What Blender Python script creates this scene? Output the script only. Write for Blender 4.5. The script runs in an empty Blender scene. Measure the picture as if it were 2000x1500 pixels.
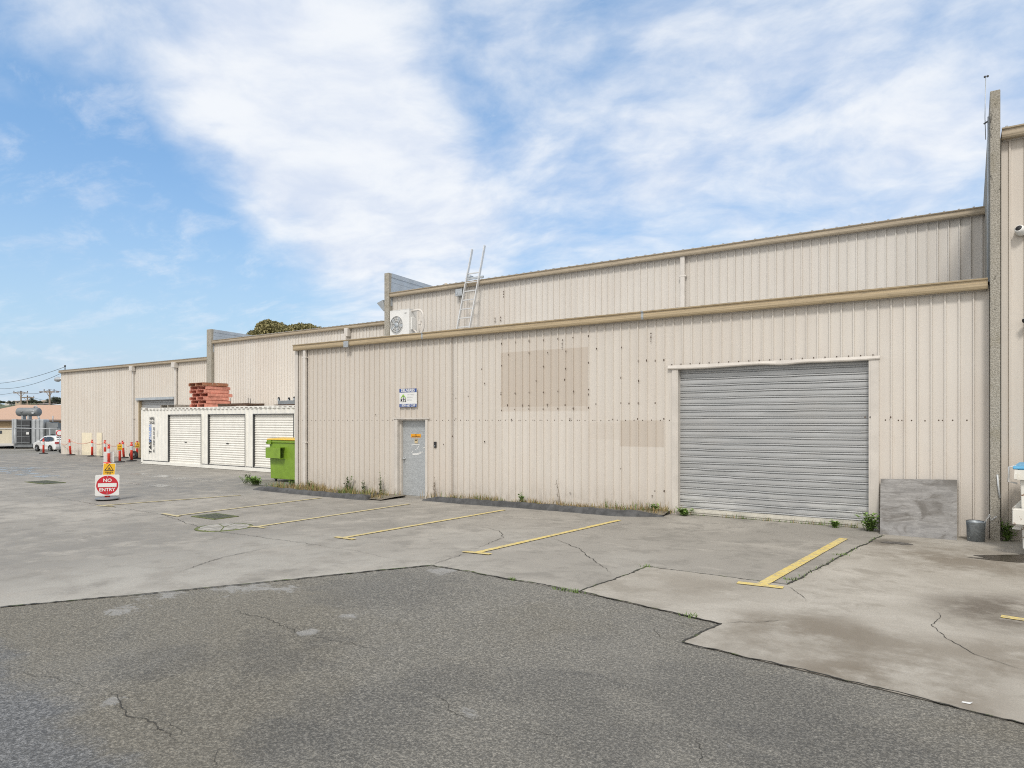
import bpy, bmesh, math, random
from mathutils import Vector, Matrix, noise as mnoise
R = math.radians
random.seed(7)
sc = bpy.context.scene
COL = sc.collection

# ------------------------------------------------------------------ survey: the camera, and the site plan read off it
F = 1320.0; PX, HY = 1000.0, 821.0; YAW = R(34.1); EYE = 2.0
def ray(px, py):
    u = (px - PX) / F; v = (HY - py) / F
    return Vector((-math.sin(YAW) + u*math.cos(YAW), math.cos(YAW) + u*math.sin(YAW), v))
GZ = [(-3000, -2.0), (-110, -2.0), (-72, -.95), (-50, -.10), (-47.8, -.08), (-31.8, -.016), (-20, -.01), (-11.7, .02), (-5, .15), (3, .17), (3000, .17)]
def gz(x):
    for (a, za), (b, zb) in zip(GZ, GZ[1:]):
        if x <= b: return za + (zb - za) * (x - a) / (b - a)
    return GZ[-1][1]
def P(px, py, Y):
    r = ray(px, py); t = Y / r.y
    return Vector((r.x*t, Y, EYE + r.z*t))
def WX(px, Y): return P(px, 800, Y).x
def G(px, py):
    r = ray(px, py); z = 0.0
    for _ in range(30):
        t = (z - EYE) / r.z; x = r.x*t; z = gz(x)
    return Vector((r.x*t, r.y*t, z))
def T(px, py, t):
    r = ray(px, py)
    return Vector((r.x*t, r.y*t, EYE + r.z*t))

# ------------------------------------------------------------------ mesh builder
class MB:
    def __init__(s): s.v = []; s.f = []; s.m = []; s.s = []; s.M = Matrix.Identity(4)
    def add(s, pts): 
        i = len(s.v); s.v += [tuple(s.M @ Vector(p)) for p in pts]; return i
    def face(s, idx, m=0, sm=False): s.f.append(tuple(idx)); s.m.append(m); s.s.append(sm)
    def poly(s, pts, m=0):
        i = s.add(pts); s.face(range(i, i+len(pts)), m)
    def box(s, x0, x1, y0, y1, z0, z1, m=0):
        x0, x1 = min(x0, x1), max(x0, x1); y0, y1 = min(y0, y1), max(y0, y1); z0, z1 = min(z0, z1), max(z0, z1)
        i = s.add([(x0,y0,z0),(x1,y0,z0),(x1,y1,z0),(x0,y1,z0),(x0,y0,z1),(x1,y0,z1),(x1,y1,z1),(x0,y1,z1)])
        for q in ((0,3,2,1),(4,5,6,7),(0,1,5,4),(1,2,6,5),(2,3,7,6),(3,0,4,7)): s.face([i+k for k in q], m)
    def bar(s, a, b, w, h, m=0, up=(0,0,1)):
        a, b = Vector(a), Vector(b); d = (b-a).normalized(); u = Vector(up)
        if abs(d.dot(u)) > .98: u = Vector((1,0,0))
        r = d.cross(u).normalized()*w/2; u = r.normalized().cross(d).normalized()*h/2
        i = s.add([a-r-u, a+r-u, a+r+u, a-r+u, b-r-u, b+r-u, b+r+u, b-r+u])
        for q in ((0,1,2,3),(7,6,5,4),(0,4,5,1),(1,5,6,2),(2,6,7,3),(3,7,4,0)): s.face([i+k for k in q], m)
    def tube(s, pts, r, n=8, m=0, cap=True, r2=None):
        pts = [Vector(p) for p in pts]; k = len(pts); rings = []
        prev = None
        for j, p in enumerate(pts):
            d = (pts[min(j+1, k-1)] - pts[max(j-1, 0)]).normalized()
            if prev is None:
                prev = d.orthogonal().normalized()
            a = (prev - d*prev.dot(d)).normalized(); prev = a; b = d.cross(a)
            rr = r if r2 is None else r + (r2-r)*j/(k-1)
            rings.append(s.add([p + (a*math.cos(t) + b*math.sin(t))*rr for t in [2*math.pi*q/n for q in range(n)]]))
        for A, B in zip(rings, rings[1:]):
            for q in range(n): s.face((A+q, A+(q+1)%n, B+(q+1)%n, B+q), m, True)
        if cap:
            s.face([rings[0]+q for q in range(n)][::-1], m); s.face([rings[-1]+q for q in range(n)], m)
    def lathe(s, prof, n=20, m=0, o=(0,0,0), ax='Z', cap=True):
        o = Vector(o); rings = []
        for r, z in prof:
            ring = []
            for q in range(n):
                t = 2*math.pi*q/n; c, d = r*math.cos(t), r*math.sin(t)
                ring.append(o + Vector((c, d, z) if ax == 'Z' else ((z, c, d) if ax == 'X' else (d, z, c))))
            rings.append(s.add(ring))
        for A, B in zip(rings, rings[1:]):
            for q in range(n): s.face((A+q, A+(q+1)%n, B+(q+1)%n, B+q), m, True)
        if cap:
            s.face([rings[0]+q for q in range(n)][::-1], m); s.face([rings[-1]+q for q in range(n)], m)
    def prism(s, poly, a, b, m=0):
        """poly: list of 2-D points; a(p), b(p): maps to the two end faces"""
        n = len(poly); i = s.add([a(p) for p in poly]); j = s.add([b(p) for p in poly])
        s.face([i+k for k in range(n)][::-1], m); s.face([j+k for k in range(n)], m)
        for k in range(n): s.face((i+k, i+(k+1)%n, j+(k+1)%n, j+k), m)
    def text(s, body, o, Rv, Uv, size, m=0, align='CENTER', bold=0.0, sx=1.0, lift=None):
        cu = bpy.data.curves.new('lettering', 'FONT'); cu.body = body; cu.size = size; cu.align_x = align; cu.align_y = 'CENTER'; cu.offset = bold
        cu.resolution_u = 3
        ob = bpy.data.objects.new('lettering', cu); COL.objects.link(ob)
        dg = bpy.context.evaluated_depsgraph_get(); dg.update()
        me = bpy.data.meshes.new_from_object(ob.evaluated_get(dg))
        o, Rv, Uv = Vector(o), Vector(Rv), Vector(Uv)
        i = s.add([o + Rv*(v.co.x*sx) + Uv*v.co.y for v in me.vertices])
        for p in me.polygons: s.face([i+k for k in p.vertices], m)
        bpy.data.objects.remove(ob); bpy.data.curves.remove(cu); bpy.data.meshes.remove(me)
    def clad(s, X0, X1, Y, zb, zt, holes=(), per=.188, dep=.029, ph=0.0, m=0, out=-1, rib=(.008,.028,.036)):
        """ribbed metal sheet in the plane Y; ribs stand out towards out*Y; holes: (x0,x1,z0,z1)"""
        xs = {X0, X1}
        k = math.floor((X0-ph)/per)-1
        while True:
            b = ph + k*per
            if b > X1: break
            for q in (0,)+tuple(rib):
                if X0 < b+q < X1: xs.add(b+q)
            k += 1
        for h in holes:
            for q in h[:2]:
                if X0 < q < X1: xs.add(q)
        xs = sorted(xs)
        def d(x):
            q = (x-ph) % per
            if q < rib[0]: return dep*q/rib[0]
            if q <= rib[1]: return dep
            if q < rib[2]: return dep*(rib[2]-q)/(rib[2]-rib[1])
            return 0
        for a, b in zip(xs, xs[1:]):
            if b-a < 1e-6: continue
            mid = (a+b)/2; iv = [(None, None)]
            cuts = sorted([(h[2], h[3]) for h in holes if h[0] < mid < h[1]])
            lo = None; segs = []
            for c0, c1 in cuts: segs.append((lo, c0)); lo = c1
            segs.append((lo, None))
            e = 1e-5
            for lo, hi in segs:
                za = (zb(a) if lo is None else lo); zb2 = (zb(b) if lo is None else lo)
                zc = (zt(b) if hi is None else hi); zd = (zt(a) if hi is None else hi)
                if zc - zb2 < .005: continue
                i = s.add([(a, Y+out*d(a+e), za), (b, Y+out*d(b-e), zb2), (b, Y+out*d(b-e), zc), (a, Y+out*d(a+e), zd)])
                s.face((i, i+1, i+2, i+3) if out < 0 else (i+3, i+2, i+1, i), m)
    def build(s, name, mats, parent=None, world=False, org=None):
        off = Vector((0,0,0))
        if world and parent is not None:
            p = parent
            while p is not None: off += p.location; p = p.parent
        if org is not None: off = Vector(org)
        me = bpy.data.meshes.new(name); me.from_pydata([tuple(Vector(v)-off) for v in s.v], [], s.f)
        if not isinstance(mats, (list, tuple)): mats = [mats]
        for m in mats: me.materials.append(m)
        me.polygons.foreach_set('material_index', s.m); me.polygons.foreach_set('use_smooth', s.s)
        me.update()
        o = bpy.data.objects.new(name, me); COL.objects.link(o)
        if parent is not None: o.parent = parent
        if org is not None and parent is None: o.location = off
        return o
def bev(o, w=.006, seg=2):
    b = o.modifiers.new('bevel', 'BEVEL'); b.width = w; b.segments = seg; b.limit_method = 'ANGLE'; b.angle_limit = R(35); b.harden_normals = False
    return o
def tag(o, label=None, cat=None, group=None, kind=None):
    if label: o['label'] = label
    if cat: o['category'] = cat
    if group: o['group'] = group
    if kind: o['kind'] = kind
    return o
def thing(name, label, cat, loc=(0,0,0), rz=0.0, group=None):
    o = bpy.data.objects.new(name, None); o.empty_display_size = .2; COL.objects.link(o)
    o.location = loc; o.rotation_euler = (0, 0, rz)
    return tag(o, label, cat, group)
def copy_tree(o, loc, rz=None, label=None, skip=()):
    c = o.copy(); COL.objects.link(c); c.location = loc
    if rz is not None: c.rotation_euler = (0, 0, rz)
    if label: c['label'] = label
    for ch in list(o.children):
        if ch.name.split('.')[0] in skip: continue
        d = ch.copy(); COL.objects.link(d); d.parent = c
        for g in list(ch.children):
            e = g.copy(); COL.objects.link(e); e.parent = d
    return c

# ------------------------------------------------------------------ node helpers
def nd(t, typ, ins=None, **at):
    n = t.nodes.new(typ)
    for k, v in at.items(): setattr(n, k, v)
    for k, v in (ins or {}).items():
        if isinstance(v, bpy.types.NodeSocket): t.links.new(v, n.inputs[k])
        else:
            if isinstance(v, (tuple, list)) and len(v) == 3 and n.inputs[k].type == 'RGBA': v = (*v, 1)
            n.inputs[k].default_value = v
    return n
def noi(t, vec, scale, detail=4, rough=.55, dist=0.0): return nd(t, 'ShaderNodeTexNoise', {'Vector': vec, 'Scale': scale, 'Detail': detail, 'Roughness': rough, 'Distortion': dist}).outputs['Fac']
def mr(t, v, a, b, c=0.0, d=1.0, smooth=True):
    return nd(t, 'ShaderNodeMapRange', {0: v, 1: a, 2: b, 3: c, 4: d}, interpolation_type='SMOOTHSTEP' if smooth else 'LINEAR').outputs[0]
def mth(t, op, a, b=None, c=None):
    ins = {0: a}
    if b is not None: ins[1] = b
    if c is not None: ins[2] = c
    return nd(t, 'ShaderNodeMath', ins, operation=op).outputs[0]
def mixc(t, f, a, b, mode='MIX'):
    return nd(t, 'ShaderNodeMix', {0: f, 6: a, 7: b}, data_type='RGBA', blend_type=mode).outputs[2]
def vscale(t, vec, s, rot=0.0): return nd(t, 'ShaderNodeMapping', {'Vector': vec, 'Scale': s, 'Rotation': (0, 0, rot)}).outputs[0]
def newmat(name):
    m = bpy.data.materials.new(name); m.use_nodes = True; t = m.node_tree
    b = t.nodes['Principled BSDF']; pos = nd(t, 'ShaderNodeNewGeometry').outputs['Position']
    return m, t, b, pos
def bump(t, b, h, strength=.3, dist=.01, normal=None):
    ins = {'Height': h, 'Strength': strength, 'Distance': dist}
    if normal is not None: ins['Normal'] = normal
    n = nd(t, 'ShaderNodeBump', ins).outputs[0]; t.links.new(n, b.inputs['Normal']); return n
def setc(t, b, c):
    if isinstance(c, bpy.types.NodeSocket): t.links.new(c, b.inputs['Base Color'])
    else: b.inputs['Base Color'].default_value = (*c, 1)
def simple(name, col, rough=.5, metal=0.0, var=.12, scale=6.0, bmp=0.0, bscale=40, spec=None):
    m, t, b, pos = newmat(name)
    n = noi(t, pos, scale, 5, .6)
    lo = tuple(c*(1-var) for c in col); hi = tuple(min(1, c*(1+var)) for c in col)
    setc(t, b, mixc(t, mr(t, n, .3, .7), lo, hi))
    b.inputs['Metallic'].default_value = metal
    t.links.new(mr(t, noi(t, pos, scale*2.3, 3), .3, .7, max(.05, rough-.08), min(1, rough+.08)), b.inputs['Roughness'])
    if spec is not None: b.inputs['Specular IOR Level'].default_value = spec
    if bmp: bump(t, b, noi(t, pos, bscale, 3), bmp, .01)
    return m
# ------------------------------------------------------------------ materials
def box_mask(t, pos, x0, x1, z0, z1, soft=.02):
    sp = nd(t, 'ShaderNodeSeparateXYZ', {0: pos}); x, z = sp.outputs[0], sp.outputs[2]
    a = mth(t, 'MULTIPLY', mr(t, x, x0-soft, x0+soft), mr(t, x, x1+soft, x1-soft))
    b = mth(t, 'MULTIPLY', mr(t, z, z0-soft, z0+soft), mr(t, z, z1+soft, z1-soft))
    return mth(t, 'MULTIPLY', a, b)
def blob(t, pos, x, y, r0, r1):
    d = nd(t, 'ShaderNodeVectorMath', {0: pos, 1: (x, y, 0)}, operation='SUBTRACT').outputs[0]
    d = nd(t, 'ShaderNodeVectorMath', {0: d, 1: (1, 1, 0)}, operation='MULTIPLY').outputs[0]
    l = nd(t, 'ShaderNodeVectorMath', {0: d}, operation='LENGTH').outputs['Value']
    return mr(t, l, r0, r1, 1, 0)
def cladding_mat(name, col, patches=(), dirt=.35, base_z=None):
    m, t, b, pos = newmat(name)
    streak = noi(t, vscale(t, pos, (3, 3, .12)), 2.2, 5, .65)
    big = noi(t, vscale(t, pos, (.5, .5, .5)), 1.0, 4, .6)
    c1 = mixc(t, mr(t, streak, .28, .72), tuple(c*.955 for c in col), tuple(min(1, c*1.03) for c in col))
    c2 = mixc(t, mr(t, big, .35, .75, 0, .30), c1, (col[0]*.86, col[1]*.80, col[2]*.76))
    # each sheet has weathered a little differently
    sx = nd(t, 'ShaderNodeSeparateXYZ', {0: pos}).outputs[0]
    fl = mth(t, 'FLOOR', mth(t, 'DIVIDE', sx, .752))
    wn = nd(t, 'ShaderNodeTexWhiteNoise', {'W': fl}, noise_dimensions='1D').outputs['Value']
    c2 = mixc(t, mr(t, wn, 0, 1, 0, .24, False), c2, (col[0]*.80, col[1]*.76, col[2]*.72))
    for (x0, x1, z0, z1, amt, soft) in patches:
        c2 = mixc(t, mth(t, 'MULTIPLY', box_mask(t, pos, x0, x1, z0, z1, soft), amt), c2, (col[0]*.66, col[1]*.58, col[2]*.50))
    run = noi(t, vscale(t, pos, (9, 9, .35)), 2.0, 4, .6); c2 = mixc(t, mth(t, 'MULTIPLY', mr(t, run, .64, .74), .28), c2, (col[0]*.62, col[1]*.52, col[2]*.42))
    z = nd(t, 'ShaderNodeSeparateXYZ', {0: pos}).outputs[2]
    spl = mth(t, 'MULTIPLY', mr(t, z, .75, .05), mr(t, noi(t, vscale(t, pos, (3, 3, 1.2)), 2.5, 6, .7), .38, .72))
    c2 = mixc(t, mth(t, 'MULTIPLY', spl, dirt), c2, (.20, .165, .12))
    setc(t, b, c2)
    t.links.new(mr(t, big, .3, .7, .42, .60), b.inputs['Roughness']); b.inputs['Specular IOR Level'].default_value = .35
    bump(t, b, noi(t, vscale(t, pos, (2.2, 2.2, .7)), 1.6, 3, .5), .45, .014)
    return m
CREAM = (.632, .592, .538)
M = {}
def gutter_mat(name, col):
    m, t, b, pos = newmat(name)
    st = noi(t, vscale(t, pos, (.6, 3, 22)), 2.0, 5, .6)
    c = mixc(t, mr(t, st, .3, .7), tuple(k*.82 for k in col), tuple(k*1.15 for k in col))
    c = mixc(t, mth(t, 'MULTIPLY', mr(t, noi(t, vscale(t, pos, (2, 2, 5)), 2.6, 6, .7), .55, .75), .45), c, (.16, .14, .11))
    setc(t, b, c); b.inputs['Roughness'].default_value = .5
    return m
M['gutter'] = gutter_mat('gutter_paint', (.43, .34, .215))
M['gutter_up'] = gutter_mat('upper_gutter_paint', (.41, .34, .245))
M['cream_trim'] = simple('cream_trim', (.575, .535, .485), .5, 0, .07, 3)
M['cream_light'] = simple('cream_patch', (.80, .72, .54), .5, 0, .05, 3)
M['rail_cream'] = simple('cream_rail', (.50, .48, .42), .5, 0, .15, 5)
M['pipe_white'] = simple('pipe_white', (.62, .58, .53), .45, 0, .06, 4)
M['dark'] = simple('dark_hole', (.02, .02, .018), .8)
M['rustdot'] = simple('rust_spot', (.105, .075, .055), .8, 0, .3, 30)
M['roofing'] = simple('zinc_roof', (.45, .46, .47), .45, .6, .12, 2)
def galv(name, col=(.50, .52, .53), sp=18, metal=.75, rough=.42):
    m, t, b, pos = newmat(name)
    vo = nd(t, 'ShaderNodeTexVoronoi', {'Vector': pos, 'Scale': sp}).outputs['Color']
    v = nd(t, 'ShaderNodeSeparateColor', {0: vo}).outputs[0]
    st = noi(t, vscale(t, pos, (1.2, 1.2, 6)), 2.5, 5, .65)
    c = mixc(t, mr(t, v, 0, 1, 0, 1, False), tuple(k*.84 for k in col), tuple(min(1, k*1.12) for k in col))
    c = mixc(t, mr(t, st, .4, .75, 0, .35), c, tuple(k*.75 for k in col))
    setc(t, b, c); b.inputs['Metallic'].default_value = metal
    t.links.new(mr(t, v, 0, 1, rough-.07, rough+.09), b.inputs['Roughness'])
    return m
M['galv'] = galv('galvanised_steel')
M['galv_door'] = galv('galvanised_door_sheet', (.42, .44, .45), 45, .25, .55)
def roller_mat():
    m, t, b, pos = newmat('zinc_roller_shutter')
    st = noi(t, vscale(t, pos, (.9, .9, 9)), 1.6, 5, .65)
    bl = noi(t, vscale(t, pos, (.6, .6, .8)), 1.5, 4, .6)
    c = mixc(t, mr(t, st, .3, .7), (.385, .395, .398), (.455, .46, .46))
    c = mixc(t, mr(t, bl, .5, .75, 0, .3), c, (.42, .405, .38))
    z = nd(t, 'ShaderNodeSeparateXYZ', {0: pos}).outputs[2]
    sc_ = mth(t, 'MULTIPLY', mr(t, z, .75, .45), mr(t, noi(t, vscale(t, pos, (1, 1, 3)), 1.5, 5, .7), .45, .6))
    c = mixc(t, mth(t, 'MULTIPLY', sc_, .6), c, (.60, .60, .585))
    setc(t, b, c); b.inputs['Metallic'].default_value = .35; b.inputs['Roughness'].default_value = .5
    return m
M['roller'] = roller_mat()
def fin_mat():
    m, t, b, pos = newmat('aggregate_concrete')
    n = noi(t, pos, 55, 4, .7); g = noi(t, pos, 3.0, 5, .65)
    c = mixc(t, mr(t, n, .35, .65), (.24, .22, .18), (.46, .43, .37))
    c = mixc(t, mr(t, g, .50, .74, 0, .5), c, (.22, .19, .12))
    c = mixc(t, mth(t, 'MULTIPLY', mr(t, noi(t, vscale(t, pos, (1, 1, .5)), 9, 5, .7), .60, .68), .8), c, (.05, .045, .035))
    setc(t, b, c); b.inputs['Roughness'].default_value = .92
    bump(t, b, n, .7, .02); return m
M['fin'] = fin_mat()
M['capping'] = simple('zinc_capping', (.46, .50, .54), .5, .35, .08, 2)

def asphalt_mat():
    m, t, b, pos = newmat('old_asphalt')
    fine = noi(t, pos, 44, 6, .80, .35); grit = nd(t, 'ShaderNodeTexVoronoi', {'Vector': pos, 'Scale': 85.0, 'Randomness': 1.0}).outputs['Distance']
    mid = noi(t, pos, 13, 5, .7, .6); big = noi(t, pos, .75, 6, .62, .5); huge = noi(t, pos, .22, 5, .6, .4)
    gr = mth(t, 'ADD', mth(t, 'MULTIPLY', fine, .85), mth(t, 'MULTIPLY', mth(t, 'SUBTRACT', .5, grit), .16))
    c = mixc(t, mr(t, gr, .34, .60), (.152, .146, .130), (.445, .42, .365))
    c = mixc(t, mr(t, mid, .45, .68, 0, .45), c, mixc(t, mr(t, gr, .36, .6), (.13, .127, .117), (.31, .297, .268)))
    c = mixc(t, mr(t, big, .46, .64, 0, .5), c, mixc(t, mr(t, gr, .34, .6), (.19, .183, .165), (.40, .38, .338)))
    c = mixc(t, mr(t, huge, .48, .60, 0, .5), c, mixc(t, mr(t, gr, .34, .6), (.145, .13, .10), (.35, .318, .25)))
    c = mixc(t, mth(t, 'MULTIPLY', mr(t, noi(t, pos, .5, 7, .68), .56, .68), .35), c, mixc(t, mr(t, gr, .34, .6), (.06, .06, .06), (.20, .195, .185)))
    for (px, py, r) in ((690, 1400, .75), (860, 1330, .45), (1090, 1345, .6), (1440, 1365, 1.0), (1180, 1440, .5), (540, 1440, .35), (1650, 1460, .7), (760, 1150, 1.2), (330, 1290, .6)):
        g = G(px, py)
        w = mr(t, mth(t, 'ADD', mth(t, 'MULTIPLY', blob(t, pos, g.x, g.y, 0, r*1.4), .55), noi(t, vscale(t, pos, (1, 1.7, 1), R(15)), 2.2, 7, .68, .5)), .62, .95)
        c = mixc(t, mth(t, 'MULTIPLY', w, .38), c, mixc(t, mr(t, gr, .34, .62), (.08, .08, .078), (.27, .262, .242)))
    skin = noi(t, pos, 1.7, 8, .70)
    c = mixc(t, mth(t, 'MULTIPLY', mr(t, skin, .66, .70), .45), c, (.33, .32, .295))
    ga, gb = G(40, 1285), G(350, 1500); e = (gb-ga).normalized(); nn = Vector((-e.y, e.x, 0))
    if nn.dot(G(60, 1480)-ga) < 0: nn = -nn
    dd = nd(t, 'ShaderNodeVectorMath', {0: nd(t, 'ShaderNodeVectorMath', {0: pos, 1: tuple(ga)}, operation='SUBTRACT').outputs[0], 1: tuple(nn)}, operation='DOT_PRODUCT').outputs['Value']
    wv = mth(t, 'ADD', dd, mth(t, 'MULTIPLY', mth(t, 'SUBTRACT', noi(t, pos, 1.6, 6, .65), .5), 1.1))
    c = mixc(t, mr(t, wv, -.05, .35, 0, .8), c, mixc(t, mr(t, gr, .34, .60), (.11, .115, .122), (.36, .37, .385)))
    for (px, py, r) in ((470, 1150, .9), (320, 1160, .7), (255, 1188, .6), (860, 1115, .5), (600, 1235, .25), (220, 1370, .22), (680, 1205, .25), (915, 1395, .25), (1430, 1455, .12), (560, 1150, .5)):
        g = G(px, py)
        w = mr(t, mth(t, 'ADD', noi(t, vscale(t, pos, (1, 1.5, 1), R(30)), 4.0, 8, .72, .6), mth(t, 'MULTIPLY', blob(t, pos, g.x, g.y, 0, r*1.3), .58)), .98, 1.08)
        c = mixc(t, mth(t, 'MULTIPLY', w, .7), c, (.38, .375, .36))
    setc(t, b, c); b.inputs['Roughness'].default_value = .88; b.inputs['Specular IOR Level'].default_value = .3
    bump(t, b, mth(t, 'ADD', gr, mth(t, 'MULTIPLY', mid, .7)), 1.0, .022)
    return m
M['asphalt'] = asphalt_mat()
def concrete_mat(name, light, mid, dark, stains=(), pale=(), amt=1.0):
    m, t, b, pos = newmat(name)
    fine = noi(t, pos, 70, 3, .7); med = noi(t, pos, 2.1, 8, .66, .4); big = noi(t, pos, .34, 6, .62, .6); spot = noi(t, vscale(t, pos, (1, 1.6, 1), R(20)), 1.1, 8, .7, .3)
    c = mixc(t, mr(t, big, .34, .54), light, mid)
    c = mixc(t, mr(t, med, .46, .66, 0, .75*amt), c, dark)
    sm = noi(t, vscale(t, pos, (.55, 1.1, 1), R(25)), 1.5, 9, .70, .5)
    c = mixc(t, mth(t, 'MULTIPLY', mr(t, sm, .54, .66), .6), c, light)
    c = mixc(t, mth(t, 'MULTIPLY', mr(t, spot, .58, .68), .5), c, tuple(min(1, k*1.12) for k in light))
    c = mixc(t, mth(t, 'MULTIPLY', mr(t, noi(t, pos, 1.3, 7, .7), .63, .70), .5*amt), c, tuple(k*.62 for k in dark))
    for (x, y, r0, r1, col, a) in stains:
        w = mth(t, 'MULTIPLY', blob(t, pos, x, y, r0, r1), mr(t, noi(t, pos, 1.5, 7, .68), .36, .60))
        c = mixc(t, mth(t, 'MULTIPLY', w, a), c, col)
    c = mixc(t, mr(t, fine, .3, .7, 0, .38), c, tuple(k*.60 for k in mid))
    setc(t, b, c); b.inputs['Roughness'].default_value = .82; b.inputs['Specular IOR Level'].default_value = .35
    bump(t, b, mth(t, 'ADD', fine, mth(t, 'MULTIPLY', med, .8)), .28, .008)
    return m
def gs(px, py, r0, r1, col, a): g = G(px, py); return (g.x, g.y, r0, r1, col, a)
BR = (.155, .125, .09); GR = (.16, .152, .14); LT = (.44, .42, .375)
M['concrete'] = concrete_mat('yard_concrete', (.41, .383, .337), (.308, .288, .254), (.213, .199, .175),
    [gs(150, 1080, 2, 4.5, (.235, .222, .20), .85), gs(700, 1130, .5, 2.6, LT, .6), gs(350, 1120, .4, 3, LT, .6), gs(100, 1160, .3, 2.2, LT, .5), gs(560, 1060, .4, 1.8, LT, .55), gs(980, 1050, .3, 1.5, LT, .4), gs(1230, 1100, .2, 1.1, LT, .4), gs(120, 900, 6, 16, (.19, .186, .178), .9), gs(330, 950, 2, 5, (.20, .195, .185), .85), gs(700, 1010, 1, 3, (.24, .225, .2), .7)])
M['slab'] = concrete_mat('newer_slab_concrete', (.46, .43, .378), (.37, .342, .295), (.265, .24, .20),
    [gs(1640, 1270, .5, 1.3, BR, .6), gs(1750, 1350, .3, .9, BR, .68), gs(1990, 1200, .3, 1.1, (.10, .08, .06), .9), gs(1800, 1075, .3, 1.2, BR, .62), gs(1900, 1105, .3, 1.3, BR, .7), gs(1560, 1225, .2, .8, BR, .5), gs(1330, 1145, .2, .9, (.24, .21, .17), .6), gs(1740, 1060, .1, .5, (.07, .06, .045), .8), gs(2000, 1290, .2, .8, BR, .62), gs(1450, 1280, .1, .5, (.26, .235, .2), .6)])
M['dark_smooth'] = simple('dark_smooth_concrete', (.055, .046, .036), .22, 0, .25, 3)
def puddle_mat():
    m, t, b, pos = newmat('thin_water'); setc(t, b, (.36, .355, .34)); b.inputs['Roughness'].default_value = .22
    b.inputs['Specular IOR Level'].default_value = .6
    n = noi(t, vscale(t, pos, (1, 1.8, 1)), .9, 7, .65)
    t.links.new(mr(t, n, .44, .60, 0, .85), b.inputs['Alpha']); return m
M['puddle'] = puddle_mat()
M['crack'] = simple('crack_dirt', (.045, .042, .035), .95, 0, .4, 20)
def joint_mat():
    m, t, b, pos = newmat('mossy_joint'); n = noi(t, pos, 3, 5, .7)
    setc(t, b, mixc(t, mr(t, n, .52, .62), (.04, .038, .033), (.075, .10, .03))); b.inputs['Roughness'].default_value = .95; return m
M['joint'] = joint_mat()
def paint_line():
    m, t, b, pos = newmat('worn_yellow_paint')
    n = noi(t, pos, 16, 6, .75); n2 = noi(t, pos, 3, 5, .7)
    x = nd(t, 'ShaderNodeSeparateXYZ', {0: pos}).outputs[0]
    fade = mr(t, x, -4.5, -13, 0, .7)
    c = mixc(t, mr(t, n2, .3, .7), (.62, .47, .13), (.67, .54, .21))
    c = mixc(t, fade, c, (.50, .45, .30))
    w = mth(t, 'ADD', mr(t, n, .47, .63, 0, .8), mr(t, n2, .5, .8, 0, .35))
    c = mixc(t, mth(t, 'MINIMUM', w, .85), c, (.31, .285, .24))
    setc(t, b, c); b.inputs['Roughness'].default_value = .75; return m
M['yellow_line'] = paint_line()
M['kerb'] = simple('bitumen_kerb', (.075, .075, .075), .85, 0, .35, 5, .8, 45)
M['gravel'] = simple('weedy_gravel', (.20, .175, .135), .95, 0, .45, 30, .9, 60)
M['cover'] = simple('cracked_cover', (.34, .325, .295), .85, 0, .25, 6)
M['grate_bar'] = simple('mossy_grate_bar', (.10, .11, .08), .8, 0, .4, 20)
M['moss'] = simple('moss', (.12, .14, .05), .95, 0, .5, 25, .6, 60)
def leaf(name, a, b_, scale=9):
    m, t, b, pos = newmat(name); n = noi(t, pos, scale, 4, .7)
    setc(t, b, mixc(t, mr(t, n, .3, .7), a, b_)); b.inputs['Roughness'].default_value = .65
    b.inputs['Specular IOR Level'].default_value = .25
    return m
M['leaf'] = leaf('weed_leaf', (.12, .21, .045), (.25, .38, .10))
M['leaf_dark'] = leaf('dark_weed_leaf', (.085, .115, .055), (.18, .22, .10))
M['grass_green'] = leaf('grass_blade', (.085, .14, .035), (.16, .24, .06))
M['straw'] = leaf('dry_grass', (.22, .155, .07), (.40, .31, .15), 14)
M['stalk'] = simple('dry_stalk', (.13, .095, .06), .9)
M['crown'] = leaf('gum_leaf', (.115, .112, .045), (.32, .28, .13), .9)
M['crown_far'] = leaf('far_leaf', (.035, .045, .03), (.09, .10, .06), .4)
M['bark'] = simple('bark', (.16, .13, .10), .9, 0, .3, 4)
def painted(name, col, rough=.45, rust=.0, var=.06, scale=3, rcol=(.16, .07, .025)):
    m, t, b, pos = newmat(name)
    c = mixc(t, mr(t, noi(t, pos, scale, 5, .65), .3, .7), tuple(k*(1-var) for k in col), tuple(min(1, k*(1+var)) for k in col))
    c = mixc(t, mth(t, 'MULTIPLY', mr(t, noi(t, vscale(t, pos, (3, 3, .6)), 1.6, 5, .7), .5, .8), .35), c, tuple(k*.72 for k in col))
    if rust: c = mixc(t, mr(t, noi(t, pos, 11, 6, .75), .78-rust, .83-rust), c, rcol)
    setc(t, b, c); b.inputs['Roughness'].default_value = rough; return m
M['white_steel'] = painted('white_container_paint', (.78, .765, .71), .5, .07)
M['white_shutter'] = painted('white_shutter_paint', (.78, .76, .70), .45, .0, .05)
M['dark_steel'] = simple('dark_steel', (.09, .092, .095), .55, .3, .2)
M['rail_shadow'] = M['dark_steel']
M['green'] = painted('green_bin_paint', (.20, .325, .03), .42, .10, .10, 5, (.30, .38, .20))
M['yellow_lid'] = painted('yellow_lid_plastic', (.75, .48, .045), .4)
M['blue_lid'] = painted('blue_lid_plastic', (.10, .34, .55), .42, .05, .08, 4, (.3, .35, .38))
M['bin_white'] = painted('white_bin_paint', (.68, .66, .60), .5, .20)
M['black_rubber'] = simple('black_rubber', (.025, .026, .027), .75, 0, .3, 9)
M['red_plastic'] = simple('red_plastic', (.72, .055, .03), .38, 0, .08, 8)
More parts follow.
